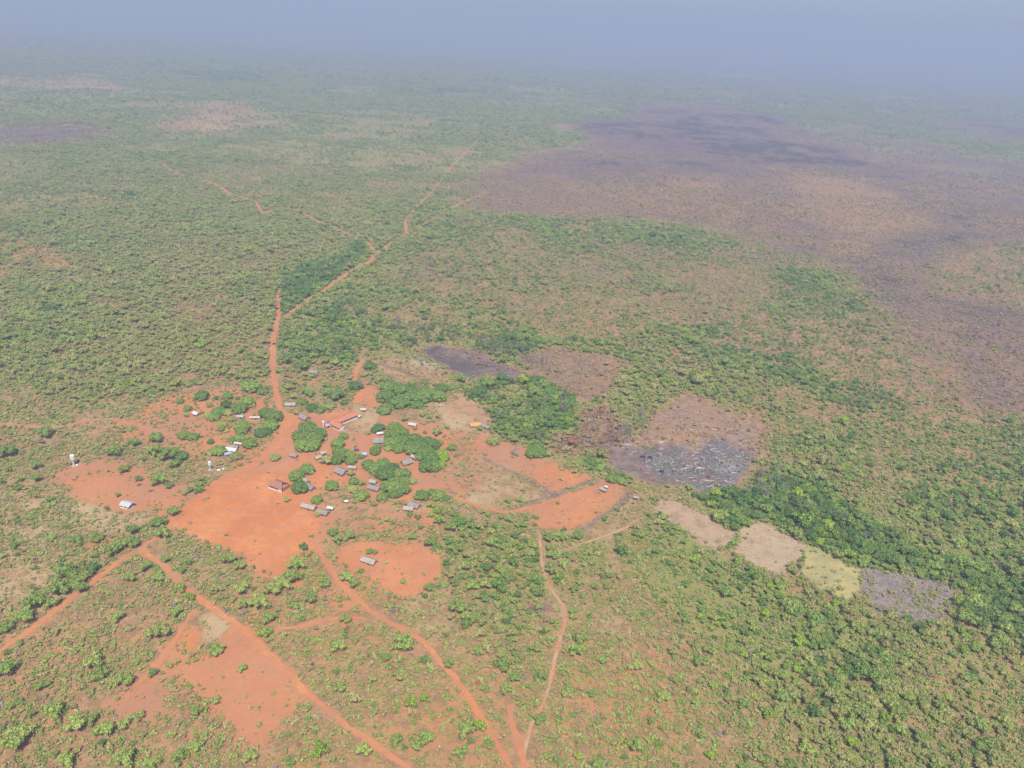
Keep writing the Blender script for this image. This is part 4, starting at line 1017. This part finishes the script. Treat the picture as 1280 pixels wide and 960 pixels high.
palm(815.5, 578.5, 12.5, 'right tall palm of a close pair in the burnt clearing', 2)
palm(829, 595.5, 11.0, 'lone palm at the lower edge of the burnt clearing', 3)

# felled, ash-white logs across the burnt clearing
def log_mesh(seed):
    rr = np.random.default_rng(seed); b = bmesh.new(); n = 6; rings = []
    for i in range(6):
        s = i / 5; r_ = .085 - .05 * s
        c = Vector((s - .5, .025 * math.sin(s * 4 + seed), .05 + .02 * math.sin(s * 7 + seed)))
        rings.append([b.verts.new(c + Vector((0, math.cos(a * 2 * math.pi / n) * r_, math.sin(a * 2 * math.pi / n) * r_))) for a in range(n)])
    for i in range(5):
        for a in range(n): b.faces.new((rings[i][a], rings[i][(a + 1) % n], rings[i + 1][(a + 1) % n], rings[i + 1][a]))
    b.faces.new(rings[0][::-1]); b.faces.new(rings[-1])
    for k in range(2):        # stub branches
        a0 = rings[2 + k][0].co.copy(); d = Vector((.16, .14 * (1 if k else -1), .06))
        t = [b.verts.new(a0 + Vector((0, .02, 0))), b.verts.new(a0 + Vector((.02, -.02, 0))), b.verts.new(a0 + Vector((-.02, 0, .03)))]
        u = [b.verts.new(v.co * 1 + d) for v in t]
        for j in range(3): b.faces.new((t[j], t[(j + 1) % 3], u[(j + 1) % 3], u[j]))
    me = bpy.data.meshes.new('log'); b.to_mesh(me); b.free(); return me
LOGS = []
for i in range(6):
    m = log_mesh(i); m.materials.append(M_ASHLOG if i < 4 else M_CHAR); LOGS.append(m)
BC = [G(*p) for p in [(768, 562), (800, 530), (850, 508), (900, 515), (950, 540), (940, 570), (915, 606), (878, 612), (805, 592)]]
cnt = 0
while cnt < 285:
    x = rng.uniform(min(p[0] for p in BC), max(p[0] for p in BC)); y = rng.uniform(min(p[1] for p in BC), max(p[1] for p in BC))
    if poly_sdf(np.array([x]), np.array([y]), BC)[0] > -1: continue
    if y > G(850, 548)[1] and rng.random() < .72: continue
    v = rng.integers(0, 6); L = 1.6 + 5.5 * rng.beta(1.2, 2.6)
    o = link(bpy.data.objects.new('fallen_log', LOGS[v])); o.location = (x, y, 0)
    o.scale = (L, L * .5 if L < 3 else L * .38, L * .45); o.rotation_euler = (0, 0, rng.uniform(-.7, .9) + (1.4 if rng.random() < .25 else 0))
    if v < 4: tag(o, 'ash-white felled log lying in the burnt clearing', 'log', 'ash-white felled logs in the burnt clearing')
    else: tag(o, 'charred black log lying in the burnt clearing', 'log', 'charred logs in the burnt clearing')
    cnt += 1
for px, py, L, rz, lab in ((548.5, 505.5, 7, 0, 'long pinkish log on bare earth below the northern mango grove'), (652, 668, 6, -.3, 'pale log on dry grass left of the footpath')):
    x, y = G(px, py); o = link(bpy.data.objects.new('fallen_log', LOGS[1])); o.location = (x, y, 0); o.scale = (L, L * .4, L * .4); o.rotation_euler = (0, 0, rz); tag(o, lab, 'log')

# ------------------------------------------------------------------ scattered bush
cx_ = np.array([c[0] for c in CLEAR]); cy_ = np.array([c[1] for c in CLEAR]); cr_ = np.array([c[2] for c in CLEAR])
def clear_of(x, y, r):
    ok = np.ones(len(x), bool)
    for i in range(len(cx_)):
        ok &= (x - cx_[i]) ** 2 + (y - cy_[i]) ** 2 > (cr_[i] + r * .3) ** 2
    return ok
def in_view(x, y, margin=30):
    """keep the country the picture can see, and a strip beside it"""
    w = .735 * np.sqrt(y * y + CAM_H ** 2) * 1.0 + margin
    return (x < w * 1.02 + 20) & (x > -w * 1.08 - 20)
def candidates(y0, y1, spacing, seed):
    r = np.random.default_rng(seed)
    X1 = .80 * math.hypot(y1, CAM_H) + 40
    xs = np.arange(-X1, X1, spacing); ys = np.arange(y0, y1, spacing)
    X, Y = np.meshgrid(xs, ys); X = X.ravel() + r.uniform(-.5, .5, X.size) * spacing; Y = Y.ravel() + r.uniform(-.5, .5, Y.size) * spacing
    m = in_view(X, Y); return X[m], Y[m], r

PTS = {'savanna_tree': [], 'shrub': [], 'bare_tree': []}
def scatter_trees(y0, y1, spacing, rlo, rhi, seed, gain=1.0):
    x, y, r = candidates(y0, y1, spacing, seed)
    f = fields(x, y)
    clump = np.clip(3.4 * fnoise(x, y, 21, 31, 3) - 1.05, .06, 1.5) if spacing < 12 else np.clip(2.8 * fnoise(x, y, 75, 32, 4) - .8, .08, 1.3)
    dense = f['td'] > .8
    if y0 > 2000: f['td'] = np.where(f['td'] > .35, f['td'] * 1.25, f['td']) * np.clip(1 - 1.2 * f['burn'], .1, 1)
    p = f['td'] * np.where(dense, 1.0, clump) * gain
    m = r.uniform(0, 1, len(x)) < p
    x, y = x[m], y[m]; f = {k: v[m] for k, v in f.items()}
    R = (rlo + (rhi - rlo) * r.beta(1.1, 3.6, len(x))) * f['sz'] * np.clip(.85 + .5 * (f['td'] - .3), .75, 1.3)
    R = R * np.where(r.uniform(0, 1, len(x)) < .05, 1.5, 1.0)
    f['tone'] = f['tone'] + .36 * (fnoise(x, y, 55, 33, 3) - .5)
    t = np.clip(f['tone'] + r.normal(0, 1, len(x)) * f['ts'] * .9, 0, 1)
    t = np.where(f['tone'] > .34, np.maximum(t, .38), t)
    t = np.where((r.uniform(0, 1, len(x)) < .03) & (f['tone'] > .4), .95, t)
    m = clear_of(x, y, R) if y0 < 900 else np.ones(len(x), bool)
    bare = (r.uniform(0, 1, len(x)) < np.where(f['burn'] > .3, .34, .06)) & (y < 1500)
    for kind, k in (('savanna_tree', m & ~bare), ('bare_tree', m & bare)):
        rr = R[k] * (.8 if kind == 'bare_tree' else 1)
        PTS[kind].append(np.stack([x[k], y[k], rr, t[k] if kind != 'bare_tree' else t[k] * .3, r.uniform(0, 6.28, k.sum()), r.uniform(.95, 1.5, k.sum())], 1))
scatter_trees(195, 1000, 4.1, 1.3, 4.5, 51, 1.0)
scatter_trees(1000, 2300, 5.2, 1.6, 4.6, 52, 1.1)
scatter_trees(2300, 4600, 9.5, 3.0, 7.0, 53, 1.15)
scatter_trees(4600, 9000, 21, 6, 12, 54, 1.0)
scatter_trees(9000, 17000, 56, 12, 26, 55, 1.1)
PTS['savanna_tree'][-1][:, 5] *= .45
def scatter_shrubs(y0, y1, spacing, rlo, rhi, seed):
    x, y, r = candidates(y0, y1, spacing, seed)
    f = fields(x, y)
    clump = np.clip(1.9 * fnoise(x, y, 14, 35, 2) - .2, .12, 1.3)
    m = (r.uniform(0, 1, len(x)) < f['sd'] * clump)
    x, y = x[m], y[m]; f = {k: v[m] for k, v in f.items()}
    R = rlo + (rhi - rlo) * r.beta(1.2, 3.0, len(x))
    t = np.clip(f['tone'] - .02 + r.normal(0, 1, len(x)) * .11, 0, .86)
    dry = r.uniform(0, 1, len(x)) < .16
    t = np.where(dry, np.where(r.uniform(0, 1, len(x)) < .08, r.uniform(0, .05, len(x)), r.uniform(.22, .36, len(x))), t)
    m = clear_of(x, y, R * 0)
    PTS['shrub'].append(np.stack([x[m], y[m], R[m], t[m], r.uniform(0, 6.28, m.sum()), r.uniform(.9, 1.5, m.sum())], 1))
scatter_shrubs(195, 620, 2.0, .5, 2.6, 61)
scatter_shrubs(195, 500, 1.7, .25, .8, 64)
scatter_shrubs(620, 1150, 2.9, .7, 2.5, 62)
scatter_shrubs(1150, 1800, 4.6, 1.2, 2.8, 63)

# stands of dead, grey-stemmed trees at the wood edges
_rb = np.random.default_rng(81)
for pts, n in (([(596, 424), (660, 440), (705, 470), (650, 458), (600, 438)], 60), ([(480, 402), (560, 412), (572, 424), (480, 416)], 26), ([(938, 590), (975, 588), (985, 625), (948, 628)], 22), ([(700, 488), (728, 498), (724, 532), (700, 522)], 18), ([(735, 560), (765, 545), (800, 520), (812, 535), (780, 560), (765, 580)], 34)):
    P = [G(*p) for p in pts]; k = 0
    while k < n:
        x = _rb.uniform(min(p[0] for p in P), max(p[0] for p in P)); y = _rb.uniform(min(p[1] for p in P), max(p[1] for p in P))
        if poly_sdf(np.array([x]), np.array([y]), P)[0] > 0: continue
        PTS['bare_tree'].append(np.array([[x, y, _rb.uniform(2.5, 4.2), _rb.uniform(0, .1), _rb.uniform(0, 6), _rb.uniform(1.3, 2.2)]])); k += 1

def near_rank(a):
    return a[:, 2] / np.sqrt(a[:, 0] ** 2 + a[:, 1] ** 2 + CAM_H ** 2)
def visible(a, z):
    d = np.stack([a[:, 0], a[:, 1], np.full(len(a), z - CAM_H)], 1)
    zc = d @ _F; px = 640 + FOC * (d @ _R) / zc; py = 480 - FOC * (d @ _U) / zc
    return (px > 4) & (px < 1276) & (py > 4) & (py < 956), px, py
def zone(px, py):
    h = 'left' if px < 330 else ('centre-left' if px < 620 else ('centre-right' if px < 900 else 'right'))
    v = 'along the bottom edge' if py > 880 else ('in the lower quarter' if py > 740 else ('beside the village band' if py > 520 else 'beyond the village'))
    return v, h

def gn_stuff(name, kind, P, label_cat=None):
    n = len(P)
    me = bpy.data.meshes.new(name)
    me.vertices.add(n)
    co = np.zeros((n, 3), np.float32); co[:, :2] = P[:, :2]
    me.vertices.foreach_set('co', co.ravel())
    def fa(nm, v, t='FLOAT'):
        a = me.attributes.new(nm, t, 'POINT')
        a.data.foreach_set('vector' if t == 'FLOAT_VECTOR' else 'value', np.ascontiguousarray(v).ravel())
    fa('tone', P[:, 3].astype(np.float32))
    fa('size3', np.stack([P[:, 2], P[:, 2], P[:, 2] * P[:, 5]], 1).astype(np.float32), 'FLOAT_VECTOR')
    fa('turn', np.stack([P[:, 4] * 0, P[:, 4] * 0, P[:, 4]], 1).astype(np.float32), 'FLOAT_VECTOR')
    nv = len(KIND[kind]['joined'])
    fa('which', (np.arange(n) % nv).astype(np.int32), 'INT')
    o = obj(name, me, M_FOL)
    c = bpy.data.collections.new(name + '_forms')
    for i, m in enumerate(KIND[kind]['joined']):
        s = bpy.data.objects.new('%s_form_%s' % (kind, 'abcdefgh'[i]), m); c.objects.link(s)
    ng = bpy.data.node_groups.new(name + '_scatter', 'GeometryNodeTree')
    ng.interface.new_socket('Geometry', in_out='INPUT', socket_type='NodeSocketGeometry')
    ng.interface.new_socket('Geometry', in_out='OUTPUT', socket_type='NodeSocketGeometry')
    gi = ng.nodes.new('NodeGroupInput'); go = ng.nodes.new('NodeGroupOutput')
    ci = ng.nodes.new('GeometryNodeCollectionInfo'); ci.inputs['Collection'].default_value = c
    ci.inputs['Separate Children'].default_value = True; ci.inputs['Reset Children'].default_value = True
    ip = ng.nodes.new('GeometryNodeInstanceOnPoints'); ip.inputs['Pick Instance'].default_value = True
    def na(nm, t):
        a = ng.nodes.new('GeometryNodeInputNamedAttribute'); a.data_type = t; a.inputs['Name'].default_value = nm
        return [s for s in a.outputs if s.name == 'Attribute' and s.enabled][0]
    ng.links.new(gi.outputs[0], ip.inputs['Points']); ng.links.new(ci.outputs[0], ip.inputs['Instance'])
    ng.links.new(na('which', 'INT'), ip.inputs['Instance Index'])
    ng.links.new(na('size3', 'FLOAT_VECTOR'), ip.inputs['Scale'])
    ng.links.new(na('turn', 'FLOAT_VECTOR'), ip.inputs['Rotation'])
    ng.links.new(ip.outputs[0], go.inputs[0])
    md = o.modifiers.new('scatter', 'NODES'); md.node_group = ng
    tag(o, kind='stuff')
    return o

n_feature = {'savanna_tree': len(SAVT), 'shrub': 0, 'bare_tree': 0}
NAMES = {'savanna_tree': ('savanna_woodland', 'savanna tree'), 'shrub': ('scrub_undergrowth', 'shrub'), 'bare_tree': ('leafless_woodland', 'bare tree')}
for kind, arrs in PTS.items():
    a = np.concatenate(arrs)
    vis, px, py = visible(a, 1.0)
    score = np.where(vis, near_rank(a), 0)
    order = np.argsort(-score)
    k = {'savanna_tree': max(0, 298 - n_feature[kind]), 'shrub': 290, 'bare_tree': 110}[kind]
    for i in order[:k]:
        x, y, R, t, rz, zs = a[i]
        e = place_tree(kind, x, y, R, t, rz=rz, zs=zs)
        v, h = zone(px[i], py[i])
        nm = 'bare grey tree' if kind == 'bare_tree' else ('%s %s' % (tone_word(t) if t > .3 else 'dry brown', NAMES[kind][1]))
        lab = '%s in open scrub %s, %s part of the photo' % (nm, v, h)
        tag(e, lab, 'tree' if kind != 'shrub' else 'shrub', '%ss %s, %s' % (nm, v, h))
    rest = a[order[k:]]
    print(kind, 'individuals', k, 'mass', len(rest))
    gn_stuff(NAMES[kind][0], kind, rest)
# debris rows: dry brushwood
rows = []
for P in ROWW:
    L = smooth_line(P, 1.6)
    for q in L:
        for _ in range(2): rows.append((q[0] + rng.normal(0, 1.2), q[1] + rng.normal(0, 1.2), rng.uniform(.3, .8), rng.uniform(0, .1), rng.uniform(0, 6), .6))
gn_stuff('brushwood_debris', 'shrub', np.array(rows))

# ------------------------------------------------------------------ haze
b = bmesh.new(); box(b, -54000, -1500, -60, 54000, 66000, 640)
m, nt, out = new_mat('haze'); pv = nt.nodes.new('ShaderNodeVolumePrincipled')
pv.inputs['Color'].default_value = (*HAZE_COLOR, 1); pv.inputs['Density'].default_value = HAZE_DENSITY; pv.inputs['Anisotropy'].default_value = 0.0
nt.links.new(pv.outputs[0], out.inputs['Volume'])
hz = obj('haze', b, m); tag(hz, kind='stuff')
